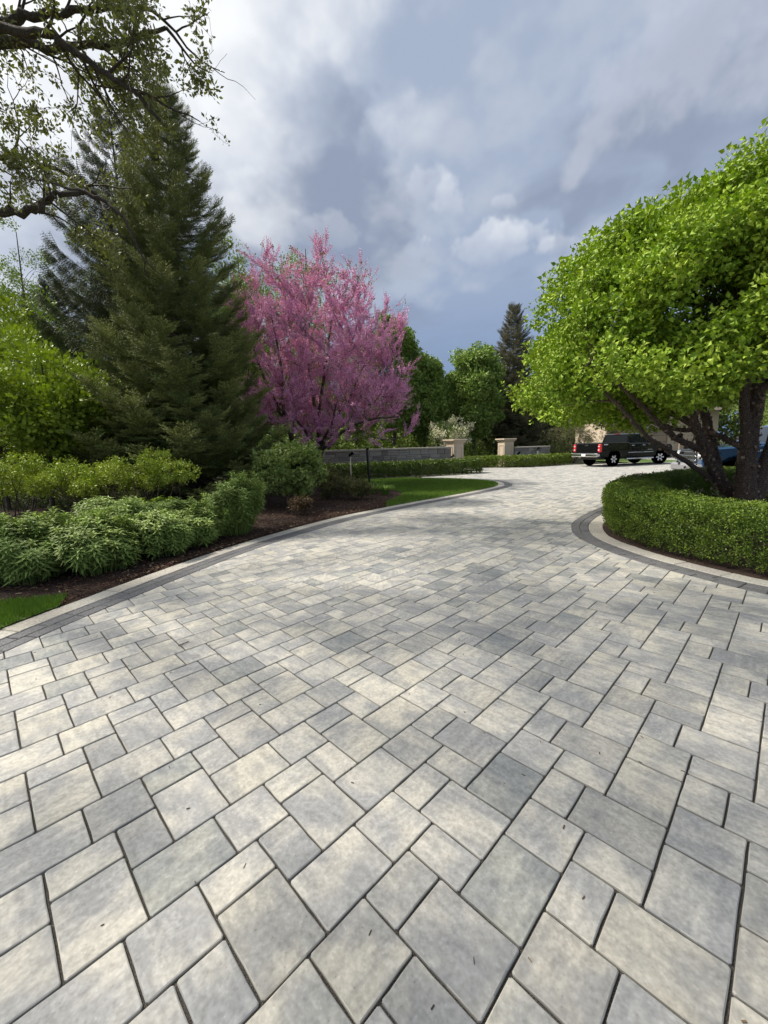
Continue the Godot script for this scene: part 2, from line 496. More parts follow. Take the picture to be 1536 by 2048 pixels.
func build_driveway() -> Dictionary:
	var bed := smooth(EDGE_BED, 0.05)
	var isl := smooth(EDGE_ISLAND, 0.05)
	var bed_in := offset(smooth(EDGE_BED, 0.15), 0.268)
	var isl_out := offset(smooth(EDGE_ISLAND, 0.15), -0.268)
	# the paved field: from the camera along the bed, out past the hedges, the trucks, and back round the island
	var field := PackedVector2Array()
	field.append(Vector2(-3.4, 6.0))
	for p in bed_in: field.append(p)
	for p in [Vector2(1.9, -19.6), Vector2(3.5, -20.35), Vector2(5.6, -21.2), Vector2(4.2, -23.2), Vector2(1.5, -24.0), Vector2(1.5, -26.8), Vector2(4.4, -27.6), Vector2(6.3, -25.7), Vector2(8.45, -24.85), Vector2(12.0, -26.4), Vector2(13.2, -26.3), Vector2(16.0, -26.6), Vector2(19.5, -33.0), Vector2(25.5, -33.0), Vector2(26.0, -20.0), Vector2(27.0, -8.0)]: field.append(p)
	for i in range(isl_out.size() - 1, -1, -1): field.append(isl_out[i])
	for p in [Vector2(16.0, 3.0), Vector2(16.0, 6.0)]: field.append(p)
	var drive := flat_sheet(field, -0.011, "driveway", M.joint)
	drive.set_meta("label", "paved driveway of grey and cream stones in a three-size pattern")
	# pattern: five stones on a lattice of (5, -3) and (0, 9) modules
	var stones := [[0, 0, 3, 2], [0, 2, 3, 6], [3, 0, 5, 3], [3, 3, 7, 6], [-3, 0, 0, 3]]
	var gap := 0.0038
	var box := Rect2(-4.2, -34.0, 32.0, 40.5)
	var whole := []
	var cut := []
	for i in range(-130, 131):
		for j in range(-120, 121):
			var u0 := 10 + 5 * i
			var v0 := -11 - 3 * i + 9 * j
			if not box.has_point(uv_to_xz(u0, v0)): continue
			for s in 5:
				var r: Array = stones[s]
				var q := PackedVector2Array()
				var inside := 0
				for e in [[0, 1], [2, 1], [2, 3], [0, 3]]:
					var p := uv_to_xz(u0 + r[e[0]], v0 + r[e[1]])
					q.append(p)
					if Geometry2D.is_point_in_polygon(p, field): inside += 1
				if inside == 0: continue
				var mid := (q[0] + q[2]) * 0.5
				if inside == 4: whole.append([mid, s])
				else:
					for piece in Geometry2D.intersect_polygons(q, field):
						var small := Geometry2D.offset_polygon(piece, -gap)
						if small.size() > 0 and small[0].size() >= 3: cut.append([mid, small[0]])
	# stones that can be picked out one by one: the 300 that show largest
	whole.sort_custom(func(a, b): return a[0].length_squared() < b[0].length_squared())
	var kinds := []
	for s in 5:
		var r: Array = stones[s]
		var hw: float = (r[2] - r[0]) * MODULE * 0.5 - gap
		var hd: float = (r[3] - r[1]) * MODULE * 0.5 - gap
		var row := []
		for k in 16:
			row.append(stone_mesh(hw, hd, true))
		kinds.append(row)
	var rest := MB.new()
	rest.use_c = true
	var n := 0
	for w in whole:
		var p: Vector2 = w[0]
		var y := rng.randf_range(-0.0015, 0.0012)
		var turn := Basis(Vector3.UP, HEAD) * Basis(Vector3(rng.randfn(), 0, rng.randfn()).normalized(), rng.randfn() * 0.0035)
		if n < 300 and in_view(p):
			n += 1
			part("paver", kinds[w[1]][rng.randi() % 16], M.paver, drive, Transform3D(turn, Vector3(p.x, y, p.y)))
		else:
			var r: Array = stones[w[1]]
			var hw: float = (r[2] - r[0]) * MODULE * 0.5 - gap
			var hd: float = (r[3] - r[1]) * MODULE * 0.5 - gap
			var q := PackedVector2Array()
			for e in [Vector2(-hw, -hd), Vector2(hw, -hd), Vector2(hw, hd), Vector2(-hw, hd)]:
				q.append(p + Vector2(e.x * cos(HEAD) + e.y * sin(HEAD), -e.x * sin(HEAD) + e.y * cos(HEAD)))
			rest.tint = tone()
			rest.slab(q, y - 0.03, y, 0.004, 0.62, Vector2(rng.randf(), rng.randf()), rng.randf() < 0.5)
	for w in cut:
		rest.tint = tone()
		rest.slab(w[1], -0.03, rng.randf_range(-0.0015, 0.001), 0.004, 0.62, Vector2(rng.randf(), rng.randf()), rng.randf() < 0.5)
	var far := part("far_pavers", rest.mesh(), M.paver, drive)
	far.set_meta("kind", "stuff")
	# borders: two rows of dark pavers and a row of long pale stones
	var lights := MB.new()
	lights.use_c = true
	var darks := MB.new()
	darks.use_c = true
	var nd := [0, 0]
	for side in 2:
		var line := bed if side == 0 else isl
		var sg := 1.0 if side == 0 else -1.0
		for row in 3:
			var o0: float = [0.004, 0.138, -0.004][row] * sg
			var o1: float = [0.132, 0.264, -0.225][row] * sg
			var a_line := offset(line, o0)
			var b_line := offset(line, o1)
			var length := 9 if row == 2 else 4
			var at := [2, 0, 3][row] as int
			while at + length < line.size():
				var ln: int = length + (rng.randi() % 2 if row < 2 else rng.randi() % 2)
				if at + ln >= line.size(): break
				var q := PackedVector2Array()
				for k in range(at, at + ln + 1):
					q.append(a_line[k])
				for k in range(at + ln, at - 1, -1):
					q.append(b_line[k])
				var e0 := (q[1] - q[0]).normalized() * 0.004
				q[0] += e0
				q[ln] -= e0
				q[ln + 1] -= e0
				q[q.size() - 1] += e0
				var mid := (q[0] + q[ln + 1]) * 0.5
				var k := rng.randf_range(0.82, 1.15)
				var col := Color(k * rng.randf_range(0.98, 1.04), k, k * rng.randf_range(0.96, 1.03))
				var y := rng.randf_range(-0.001, 0.003) + (0.004 if row == 2 else 0.0)
				var which := 0 if row == 2 else 1
				if in_view(mid) and nd[which] < 290 and mid.length() < 21.0:
					nd[which] += 1
					var mb := MB.new()
					mb.use_c = true
					mb.tint = col
					mb.slab(q, y - 0.05, y, 0.006)
					part("edging_stone" if row == 2 else "border_paver", mb.mesh(), M.kerb if row == 2 else M.dark, drive)
				else:
					var big := lights if row == 2 else darks
					big.tint = col
					big.slab(q, y - 0.05, y, 0.006)
				at += ln
	part("far_edging_pavers", lights.mesh(), M.kerb, drive).set_meta("kind", "stuff")
	part("far_border_pavers", darks.mesh(), M.dark, drive).set_meta("kind", "stuff")
	return {"bed": bed, "isl": isl}

func stone_mesh(hw: float, hd: float, _near: bool) -> ArrayMesh:
	# one paver with worn corners and slightly wandering edges
	var mb := MB.new()
	mb.use_c = true
	mb.tint = tone()
	var q := PackedVector2Array()
	var cr := 0.006
	var sides := [Vector2(-hw, -hd), Vector2(hw, -hd), Vector2(hw, hd), Vector2(-hw, hd)]
	for i in 4:
		var a: Vector2 = sides[i]
		var b: Vector2 = sides[(i + 1) % 4]
		var d := (b - a).normalized()
		var nn := Vector2(d.y, -d.x)
		q.append(a + d * cr)
		for t in [0.3, 0.6]:
			q.append(a.lerp(b, t + rng.randf_range(-0.08, 0.08)) + nn * rng.randf_range(-0.0022, 0.0006))
		q.append(b - d * cr)
	mb.slab(q, -0.03, 0.0, 0.0028, 0.62, Vector2(rng.randf(), rng.randf()), rng.randf() < 0.5)
	return mb.mesh()

func ground_height(x: float, z: float) -> float:
	# beds mound up a little behind the edging
	return 0.035 * noise.get_noise_2d(x * 6.0, z * 6.0) + 0.02

func build_ground(lines: Dictionary) -> void:
	var mb := MB.new()
	mb.quad(Vector3(-400, -0.075, -400), Vector3(400, -0.075, -400), Vector3(400, -0.075, 400), Vector3(-400, -0.075, 400))
	structure("ground", mb.mesh(), M.floor)
	var bed_out := offset(lines.bed, -0.23)
	# mulch: strips running out from the edging
	mb = MB.new()
	var reach := [0.0, 0.12, 0.3, 0.6, 1.0, 1.6, 2.4, 3.4, 4.6, 6.2]
	var far_side := offset(smooth([Vector2(-12.5, 6), Vector2(-12.2, -1), Vector2(-12, -5), Vector2(-11.0, -10), Vector2(-9.5, -14), Vector2(-6.5, -17), Vector2(-3, -18.6), Vector2(1.0, -19.4)], 0.05), 0.0)
	var rows: Array[PackedVector3Array] = []
	for i in range(0, bed_out.size(), 2):
		var t := float(i) / (bed_out.size() - 1)
		var e := bed_out[i]
		var f := far_side[int(t * (far_side.size() - 1))]
		var row := PackedVector3Array()
		for r in reach:
			var k: float = r / 6.2
			var p := e.lerp(f, k * k * 0.6 + k * 0.4)
			var y := -0.012 + smoothstep(0.0, 0.35, r) * 0.02
			y += 0.03 * noise.get_noise_2d(p.x * 9.0, p.y * 9.0) * minf(r * 4.0, 1.0)
			row.append(Vector3(p.x, y, p.y))
		rows.append(row)
	for i in rows.size() - 1:
		for k in reach.size() - 1:
			mb.quad_out(rows[i][k], rows[i + 1][k], rows[i + 1][k + 1], rows[i][k + 1], Vector3(rows[i][k].x, -60, rows[i][k].z))
	structure("mulch_bed", mb.mesh(), M.mulch)
	# island bed
	var isl_in := offset(lines.isl, 0.23)
	var poly := PackedVector2Array()
	for i in range(0, isl_in.size(), 4): poly.append(isl_in[i])
	var isle := flat_sheet(poly, 0.004, "island_bed", M.mulch)
	isle.set_meta("label", "dark mulch inside the hedged island")
	# lawns
	var tip := PackedVector2Array()
	for i in range(0, bed_out.size(), 3):
		if bed_out[i].y < -10.1 and bed_out[i].y > -18.9 : tip.append(bed_out[i])
	for p in [Vector2(1.2, -19.0), Vector2(0.4, -19.1), Vector2(-0.9, -18.6), Vector2(-0.7, -16.2), Vector2(0.1, -14.6), Vector2(0.5, -13.5), Vector2(0.62, -12.7), Vector2(0.35, -11.8), Vector2(0.05, -11.0)]: tip.append(p)
	lawn(tip, 0.012, "short green lawn in the curve of the driveway", 30000, 0.05)
	var patch := PackedVector2Array()
	for i in range(0, bed_out.size(), 3):
		if bed_out[i].y < 1.5 and bed_out[i].y > -4.05: patch.append(bed_out[i])
	for p in [Vector2(-3.42, -4.22), Vector2(-4.1, -4.05), Vector2(-5.2, -3.8), Vector2(-6.2, -2.5), Vector2(-6.0, 1.5)]: patch.append(p)
	lawn(patch, 0.016, "strip of bright lawn beside the perennials", 26000, 0.055)
	# bark chips on the mulch
	var chip := MB.new()
	chip.box(Transform3D.IDENTITY, Vector3(0.035, 0.006, 0.011), 0.002)
	var xs := []
	var cs := []
	for i in 16000:
		var k := rng.randf()
		var e := bed_out[int(lerpf(80, bed_out.size() - 200, rng.randf()))]
		var p := e + Vector2(-1, -0.35).rotated(rng.randf_range(-0.5, 0.5)) * (0.03 + 3.2 * k * k)
		if Geometry2D.is_point_in_polygon(p, tip) or Geometry2D.is_point_in_polygon(p, patch): continue
		if not in_view(p): continue
		xs.append(Transform3D(Basis.from_euler(Vector3(rng.randf_range(-0.5, 0.5), rng.randf() * TAU, rng.randf_range(-0.5, 0.5))).scaled(Vector3.ONE * rng.randf_range(0.4, 1.5)), Vector3(p.x, 0.018 + 0.02 * rng.randf(), p.y)))
		var b := rng.randf_range(0.5, 1.5)
		cs.append(Color(0.075 * b, 0.040 * b, 0.026 * b) if rng.randf() < 0.88 else Color(0.24 * b, 0.18 * b, 0.11 * b))
	var chips := scatter("bark_chips", chip.mesh(), M.chip, self, xs, cs)
	chips.set_meta("label", "loose brown bark chips over the planting bed")
	chips.set_meta("category", "mulch")

func lawn(poly: PackedVector2Array, y: float, label: String, count: int, tall: float) -> void:
	var o := flat_sheet(poly, y, "lawn", M.lawn)
	o.set_meta("label", label)
	var tuft := MB.new()
	for i in 5:
		var a := rng.randf() * TAU
		var b := Vector3(cos(a), 0, sin(a)) * rng.randf() * 0.02
		var d := Vector3(cos(a + 1.3), 0, sin(a + 1.3))
		var lean := Vector3(cos(a), 0, sin(a)) * rng.randf_range(0.1, 0.6)
		var h := rng.randf_range(0.6, 1.0) * tall
		tuft.tri(b - d * 0.0022, b + lean * h * 0.9 + Vector3.UP * h, b + d * 0.0022)
	var box := Rect2(poly[0], Vector2.ZERO)
	for p in poly: box = box.expand(p)
	var xs := []
	var cs := []
	for i in count * 2:
		if xs.size() >= count: break
		var p := box.position + Vector2(rng.randf(), rng.randf()) * box.size
		if not in_view(p) or not Geometry2D.is_point_in_polygon(p, poly): continue
		xs.append(Transform3D(Basis(Vector3.UP, rng.randf() * TAU).scaled(Vector3.ONE * rng.randf_range(0.7, 1.4)), Vector3(p.x, y, p.y)))
		var k := rng.randf_range(0.7, 1.3)
		cs.append(Color(0.12 * k, 0.23 * k, 0.03 * k).lerp(Color(0.21 * k, 0.28 * k, 0.045 * k), rng.randf() * 0.5))
	scatter("grass", tuft.mesh(), M.leaf, o, xs, cs)

# ---------------------------------------------------------------- plants
func leaf_shape(mb: MB, base: Vector3, dir: Vector3, face: Vector3, length: float, width: float, fold := 0.25, bend := 0.2) -> void:
	# a pointed leaf folded along its midrib
	var side := dir.cross(face).normalized()
	var up := side.cross(dir).normalized()
	var mid := base + dir * length * 0.45 + up * length * 0.05
	var tip := base + dir * length - up * length * bend
	var l := mid - side * width * 0.5 + up * width * fold
	var r := mid + side * width * 0.5 + up * width * fold
	mb.tri(base, l, mid); mb.tri(l, tip, mid)
	mb.tri(base, mid, r); mb.tri(mid, tip, r)

func leaf_cheap(mb: MB, base: Vector3, dir: Vector3, face: Vector3, length: float, width: float) -> void:
	var side := dir.cross(face).normalized()
	var up := side.cross(dir).normalized()
	var mid := base + dir * length * 0.5 + up * length * 0.06
	mb.tri(base, mid - side * width * 0.5, base + dir * length)
	mb.tri(base, base + dir * length, mid + side * width * 0.5)

func rand_dir() -> Vector3:
	return Vector3(rng.randfn(), rng.randfn(), rng.randfn()).normalized()

func cluster(count: int, length: float, width: float, radius: float, up := 0.35, fine := false) -> ArrayMesh:
	# a spray of leaves round a short twig end; local +y points out of the crown
	var mb := MB.new()
	for i in count:
		var p := rand_dir() * radius * sqrt(rng.randf())
		var d := (p.normalized() * 0.6 + rand_dir() * 0.6 + Vector3(0, 0.1, 0)).normalized()
		var f := (Vector3.UP * up + rand_dir() * 0.7).normalized()
		var k := rng.randf_range(0.7, 1.2)
		if fine: leaf_shape(mb, p, d, f, length * k, width * k)
		else: leaf_cheap(mb, p, d, f, length * k, width * k)
	return mb.mesh()

func facing(out: Vector3) -> Basis:
	var y := out.normalized()
	var x := y.cross(Vector3(0.31, 0.2, 0.93)).normalized()
	return Basis(x, y, x.cross(y)).rotated(y, rng.randf() * TAU)

func vary(c: Color, k := 0.25, toward := Color(0.3, 0.32, 0.05), amount := 0.2) -> Color:
	var s := rng.randf_range(1.0 - k, 1.0 + k)
	var o := c.lerp(toward, rng.randf() * amount)
	return Color(o.r * s, o.g * s, o.b * s)

func limb(mb: MB, pts: Array, r0: float, r1: float, sides := 7, wob := 0.0) -> PackedVector3Array:
	# a branch through given points, smoothed, tapering
	var fine := PackedVector3Array()
	for i in pts.size() - 1:
		for k in 5:
			var q: Vector3 = (pts[i] as Vector3).cubic_interpolate(pts[i + 1], pts[maxi(i - 1, 0)], pts[mini(i + 2, pts.size() - 1)], k / 5.0)
			if i > 0 or k > 0: q += rand_dir() * wob
			fine.append(q)
	fine.append(pts[-1])
	var rs := PackedFloat32Array()
	for i in fine.size(): rs.append(lerpf(r0, r1, pow(float(i) / (fine.size() - 1), 0.8)))
	mb.tube(fine, rs, sides, true, 0.18, noise)
	return fine

func grow(mb: MB, p: Vector3, d: Vector3, length: float, r: float, level: int, P: Dictionary, tips: Array) -> void:
	var seg: int = P.get("seg", 5)
	if P.has("keep") and not P.keep.call(p): return
	var pts := PackedVector3Array([p])
	var rs := PackedFloat32Array([r])
	var dirs := [d]
	var q := p
	var dd := d
	for i in seg:
		dd = (dd + rand_dir() * P.get("wander", 0.25) + Vector3.UP * P.get("up", 0.08)).normalized()
		q += dd * length / seg
		pts.append(q); rs.append(maxf(r * (1.0 - 0.75 * (i + 1.0) / seg), 0.003)); dirs.append(dd)
	mb.tube(pts, rs, 6 if r > 0.05 else 4 if r > 0.015 else 3, false)
	if level <= 0:
		for i in range(1, seg + 1):
			if not P.has("keep") or P.keep.call(pts[i]): tips.append([pts[i], dirs[i]])
		return
	for k in P.get("kids", 4):
		var t := rng.randf_range(0.3, 1.0) if k > 0 else 1.0
		var i := clampi(int(t * seg), 1, seg)
		var axis: Vector3 = (dirs[i] as Vector3).cross(rand_dir()).normalized()
		var cd: Vector3 = (dirs[i] as Vector3).rotated(axis, rng.randf_range(0.5, 1.0) * P.get("spread", 0.7))
		grow(mb, pts[i], cd, length * P.get("shrink", 0.62) * rng.randf_range(0.75, 1.2), maxf(rs[i] * 0.75, 0.004), level - 1, P, tips)

func lumpy_crown(center: Vector3, radii: Vector3, count: int, lumps: int, size: float, cut_y := -100.0, inner := 0.55, flat := 0.8) -> Array:
	# leaf-cluster placements gathered in clumps on a crown's shell; [Transform3D]
	var out := []
	var heads := []
	for i in lumps:
		var d := rand_dir()
		var q := center + d * radii * rng.randf_range(inner, 0.92)
		if q.y < cut_y: q.y = cut_y + rng.randf() * 0.4
		heads.append([q, size * rng.randf_range(0.7, 1.35)])
	for i in count:
		var h: Array = heads[rng.randi() % lumps]
		var d := rand_dir()
		d.y = d.y * flat + 0.1
		var q: Vector3 = h[0] + d * h[1] * (0.35 + 0.65 * pow(rng.randf(), 0.5))
		if q.y < cut_y: continue
		var o := ((q - (h[0] as Vector3)).normalized() + (q - center).normalized() * 0.6 + Vector3.UP * 0.35).normalized()
		out.append(Transform3D(facing(o).scaled(Vector3.ONE * rng.randf_range(0.75, 1.3)), q))
	return out

func colours(n: int, c: Color, k := 0.25, toward := Color(0.3, 0.32, 0.05), amount := 0.25) -> Array:
	var out := []
	for i in n: out.append(vary(c, k, toward, amount))
	return out

# --- spruces
func needle_spray(hang := false) -> ArrayMesh:
	# half a metre of twig with side twigs, all set with needles; runs along +x
	var mb := MB.new()
	mb.use_c = true
	var twigs := [[Vector3.ZERO, Vector3(0.5, 0.02, 0)]]
	for i in 7:
		var t := 0.08 + 0.06 * i
		for s in [-1.0, 1.0]:
			var l := (0.26 - 0.022 * i) * rng.randf_range(0.8, 1.15)
			var base := Vector3(t, 0.005, 0)
			var e: Vector3 = base + Vector3(l * 0.72, rng.randf_range(-0.03, 0.03), s * l * 0.65)
			if hang: e = base + Vector3(l * 0.35, -l * 0.9, s * l * 0.25)
			twigs.append([base, e])
	for w in twigs:
		var a: Vector3 = w[0]
		var b: Vector3 = w[1]
		var d := (b - a).normalized()
		var l := a.distance_to(b)
		var k := int(l / 0.0085)
		for i in k:
			var p := a.lerp(b, (i + 0.5) / k)
			# this year's growth at the twig ends is paler
			var young := smoothstep(0.55, 0.95, (i + 0.5) / k)
			mb.tint = Color(0.72, 0.74, 0.8).lerp(Color(2.1, 2.0, 1.5), young)
			var o := (d.cross(rand_dir()).normalized() * 0.8 + d * 0.75 + Vector3.UP * 0.2).normalized()
			var wd := o.cross(rand_dir()).normalized() * 0.0055
			mb.tri(p - wd, p + o * 0.032, p + wd)
		mb.tri(a + Vector3.UP * 0.003, b, a - Vector3.UP * 0.003)
	return mb.mesh()

func spruce(called: String, label: String, at: Vector3, tall: float, base_r: float, o: Dictionary, group := "") -> void:
	var t := thing(called, label, "tree", at, 0.0, group)
	var wood := MB.new()
	var lean: Vector3 = o.get("lean", Vector3.ZERO)
	var tpts := PackedVector3Array()
	var trs := PackedFloat32Array()
	for i in 13:
		var k := i / 12.0
		tpts.append(Vector3(0, -0.1 + (tall + 0.05) * k, 0) + lean * k * k)
		trs.append(lerpf(o.get("trunk", 0.2), 0.012, pow(k, 0.85)))
	wood.tube(tpts, trs, 8, true)
	var xs := []
	var cs := []
	var col: Color = o.get("color", Color(0.045, 0.07, 0.022))
	var y: float = o.get("from", 0.35)
	var ring := 0
	while y < tall - 0.15:
		var k := y / tall
		var reach: float = base_r * pow(1.0 - k, o.get("taper", 0.8)) + 0.1
		var count := int(o.get("whorl", 6) * (1.0 - 0.35 * k))
		var a0 := rng.randf() * TAU
		for b in count:
			var a := a0 + TAU * b / count + rng.randf_range(-0.25, 0.25)
			var l := reach * rng.randf_range(0.72, 1.12)
			var out := Vector3(cos(a), 0, sin(a))
			var rise: float = lerpf(o.get("rise", 0.05), 0.85, pow(k, 2.0))
			var sag: float = o.get("sag", 0.35) * (1.0 - k * 0.8)
			var p0 := Vector3(0, y, 0) + lean * k * k
			var pts := PackedVector3Array()
			var rs := PackedFloat32Array()
			var steps := maxi(3, int(l / 0.22))
			for i in steps + 1:
				var s := float(i) / steps
				pts.append(p0 + out * l * s + Vector3.UP * (l * (rise * s - sag * sin(s * PI * 0.62) + 0.16 * s * s * s)))
				rs.append(lerpf(0.022, 0.004, s) * (0.5 + l * 0.3))
			wood.tube(pts, rs, 4, false)
			for i in range(1, steps + 1):
				var s := float(i) / steps
				if s < o.get("bare", 0.28) and l > 1.0: continue
				var d := (pts[i] - pts[i - 1]).normalized()
				var shade := 1.0
				for q in o.get("per", 3):
					var yaw: float = [0.0, 0.85, -0.85, 0.45, -0.45, 1.4, -1.4][q % 7] + rng.randf_range(-0.3, 0.3)
					var sd := d.rotated(Vector3.UP, yaw)
					sd = (sd + Vector3.UP * (rng.randf_range(-0.22, 0.12) - o.get("hang", 0.0)) * (1.0 - k)).normalized()
					var zz := sd.cross(Vector3.UP).normalized()
					var roll := rng.randf_range(-0.3, 0.3)
					var bs := Basis(sd, zz.cross(sd), zz).rotated(sd, roll)
					var sc: float = o.get("size", 1.0) * rng.randf_range(0.7, 1.15) * (1.0 - 0.6 * k * k)
					xs.append(Transform3D(bs.scaled_local(Vector3.ONE * sc), pts[i]))
					var c := vary(col, 0.3, o.get("tip", Color(0.13, 0.14, 0.03)), 0.15 + 0.5 * s * s)
					cs.append(Color(c.r * shade, c.g * shade, c.b * shade))
		y += o.get("gap", 0.3) * lerpf(1.0, 0.6, k) * rng.randf_range(0.85, 1.15)
		ring += 1
	part("trunk", wood.mesh(), M.bark, t)
	scatter("foliage", o.mesh, M.needle, t, xs, cs)

# --- broad trees
func leafy_tree(called: String, label: String, at: Vector3, o: Dictionary, group := "") -> Node3D:
	# trunk with limbs reaching into a crown of leaf clumps; crown centre and radii are relative to the base
	var t := thing(called, label, o.get("category", "tree"), at, 0.0, group)
	var wood := MB.new()
	var tall: float = o.tall
	var c: Vector3 = o.center
	var r: Vector3 = o.radii
	var tr: float = o.get("trunk", 0.12)
	for s in o.get("stems", 1):
		var foot := Vector3(rng.randfn() * 0.15, -0.1, rng.randfn() * 0.15) * float(o.get("stems", 1) > 1)
		if o.get("stems", 1) == 1: foot = Vector3(0, -0.1, 0)
		var head := Vector3(c.x * 0.8, tall * 0.9, c.z * 0.8) + Vector3(rng.randfn(), 0, rng.randfn()) * (0.12 * r.x)
		limb(wood, [foot, foot.lerp(head, 0.35) + rand_dir() * 0.1, foot.lerp(head, 0.7) + rand_dir() * 0.15, head], tr, 0.02, 7)
		for b in o.get("limbs", 9):
			var k := rng.randf_range(o.get("fork", 0.25), 0.85)
			var p := foot.lerp(head, k)
			var a := rng.randf() * TAU
			var e := c + Vector3(cos(a) * r.x, rng.randf_range(-0.6, 0.7) * r.y, sin(a) * r.z) * rng.randf_range(0.6, 0.92)
			if e.y < p.y + 0.1: e.y = p.y + 0.1
			limb(wood, [p, p.lerp(e, 0.5) + Vector3.UP * 0.12 * r.y + rand_dir() * 0.12, e], tr * 0.42 * (1.1 - k), 0.006, 4, 0.03)
	part("trunk", wood.mesh(), o.get("bark", M.bark), t)
	var xs := lumpy_crown(c, r, o.count, o.get("lumps", 60), o.get("lump", 0.5), o.get("cut", -100.0), o.get("inner", 0.55))
	scatter("foliage", o.mesh, o.get("mat", M.leaf), t, xs, colours(xs.size(), o.color, 0.28, o.get("toward", Color(0.2, 0.26, 0.04)), o.get("blend", 0.3)))
	return t

# --- clipped hedge along a line
func hedge(called: String, label: String, pts: Array, wide: float, tall: float, leaf: ArrayMesh, per_m2: float, col: Color, toward: Color, group := "") -> void:
	var line := smooth(pts, 0.1)
	var t := thing(called, label, "hedge", Vector3(line[0].x, 0, line[0].y), 0.0, group)
	var org := Vector3(line[0].x, 0, line[0].y)
	# stems forking into twigs all through the hedge
	var core := MB.new()
	for i in range(1, line.size() - 1, 2):
		for side in 2:
			var s := Vector3(line[i].x + rng.randfn() * 0.12, 0, line[i].y + rng.randfn() * 0.12) - org
			var k := s + Vector3(rng.randfn() * 0.07, tall * 0.32, rng.randfn() * 0.07)
			core.tube(PackedVector3Array([s - Vector3.UP * 0.05, k]), PackedFloat32Array([0.014, 0.011]), 4, false)
			for w in 5:
				var e := k + Vector3(rng.randf_range(-1, 1) * wide * 0.36, rng.randf_range(0.1, 0.52) * tall, rng.randf_range(-1, 1) * wide * 0.36)
				core.tube(PackedVector3Array([k, k.lerp(e, 0.5) + rand_dir() * 0.03, e]), PackedFloat32Array([0.007, 0.005, 0.002]), 3, false)
	part("stems", core.mesh(), M.twig, t).set_meta("kind", "stuff")
	var xs := []
	var cs := []
	var length := line.size() * 0.1
	var hw := wide * 0.5
	var total := int(per_m2 * length * (wide + 2.0 * tall))
	for i in total:
		var k := rng.randi_range(1, line.size() - 2)
		var d := (line[k + 1] - line[k - 1]).normalized()
		var nn := Vector2(-d.y, d.x)
		var g := rng.randf() * (wide + 2.0 * tall)
		var off := 0.0
		var y := 0.0
		var out := Vector3.UP
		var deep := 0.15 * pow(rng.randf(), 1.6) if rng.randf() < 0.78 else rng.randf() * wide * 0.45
		var sg := 1.0
		if g < wide:
			off = g - hw
			y = tall - deep
		else:
			sg = 1.0 if g < wide + tall else -1.0
			y = 0.08 + rng.randf() * (tall - 0.1)
			off = sg * (hw - deep)
			out = Vector3(nn.x * sg, 0.25, nn.y * sg)
		# rounded shoulders, tucked foot, uneven growth
		var edge := clampf((y - (tall - 0.12)) / 0.12, 0, 1) * clampf((absf(off) - (hw - 0.12)) / 0.12, 0, 1)
		off *= 1.0 - 0.14 * edge
		y -= 0.06 * edge
		if y < 0.3: off *= 0.82 + 0.6 * y
		var p2 := line[k] + d * rng.randf_range(-0.08, 0.08) + nn * off
		var bump := noise.get_noise_3d(p2.x * 11.0, y * 13.0, p2.y * 11.0) * 0.07
		var p := Vector3(p2.x, y, p2.y) + out.normalized() * bump
		xs.append(Transform3D(facing((out + rand_dir() * 0.35).normalized()).scaled(Vector3.ONE * rng.randf_range(0.75, 1.3)), p - org))
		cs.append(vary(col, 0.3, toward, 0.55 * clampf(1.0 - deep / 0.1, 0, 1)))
	# rounded ends
	for e in 2:
		var at := line[0] if e == 0 else line[line.size() - 1]
		var dd := (line[0] - line[3]).normalized() if e == 0 else (line[line.size() - 1] - line[line.size() - 4]).normalized()
		for i in int(per_m2 * wide * tall * 1.3):
			var nn := Vector2(-dd.y, dd.x)
			var s := rng.randf_range(-1, 1)
			var y := 0.08 + rng.randf() * (tall - 0.1)
			var p2 := at + nn * s * hw * 0.95 + dd * (0.12 * (1.0 - s * s) - 0.12 * pow(rng.randf(), 2.0))
			xs.append(Transform3D(facing(Vector3(dd.x, 0.2, dd.y)).scaled(Vector3.ONE * rng.randf_range(0.75, 1.3)), Vector3(p2.x, y, p2.y) - org))
			cs.append(vary(col, 0.3, toward, 0.4))
	scatter("foliage", leaf, M.glossleaf, t, xs, cs)

# --- perennial clumps
func stem_mesh() -> ArrayMesh:
	var mb := MB.new()
	var top := Vector3(0.02, 0.62, 0.0)
	mb.tube(PackedVector3Array([Vector3.ZERO, Vector3(0.005, 0.3, 0), top]), PackedFloat32Array([0.005, 0.0042, 0.002]), 4, false)
	for i in 26:
		var k := i / 25.0
		var y := lerpf(0.27, 0.62, sqrt(k))
		var a := i * 2.4
		var d := Vector3(cos(a), lerpf(0.35, 0.9, k * k), sin(a)).normalized()
		leaf_shape(mb, Vector3(0.02 * y, y, 0), d, Vector3.UP + d * -0.3, lerpf(0.105, 0.065, k) * rng.randf_range(0.75, 1.3), 0.026, 0.2, 0.3)
	return mb.mesh()

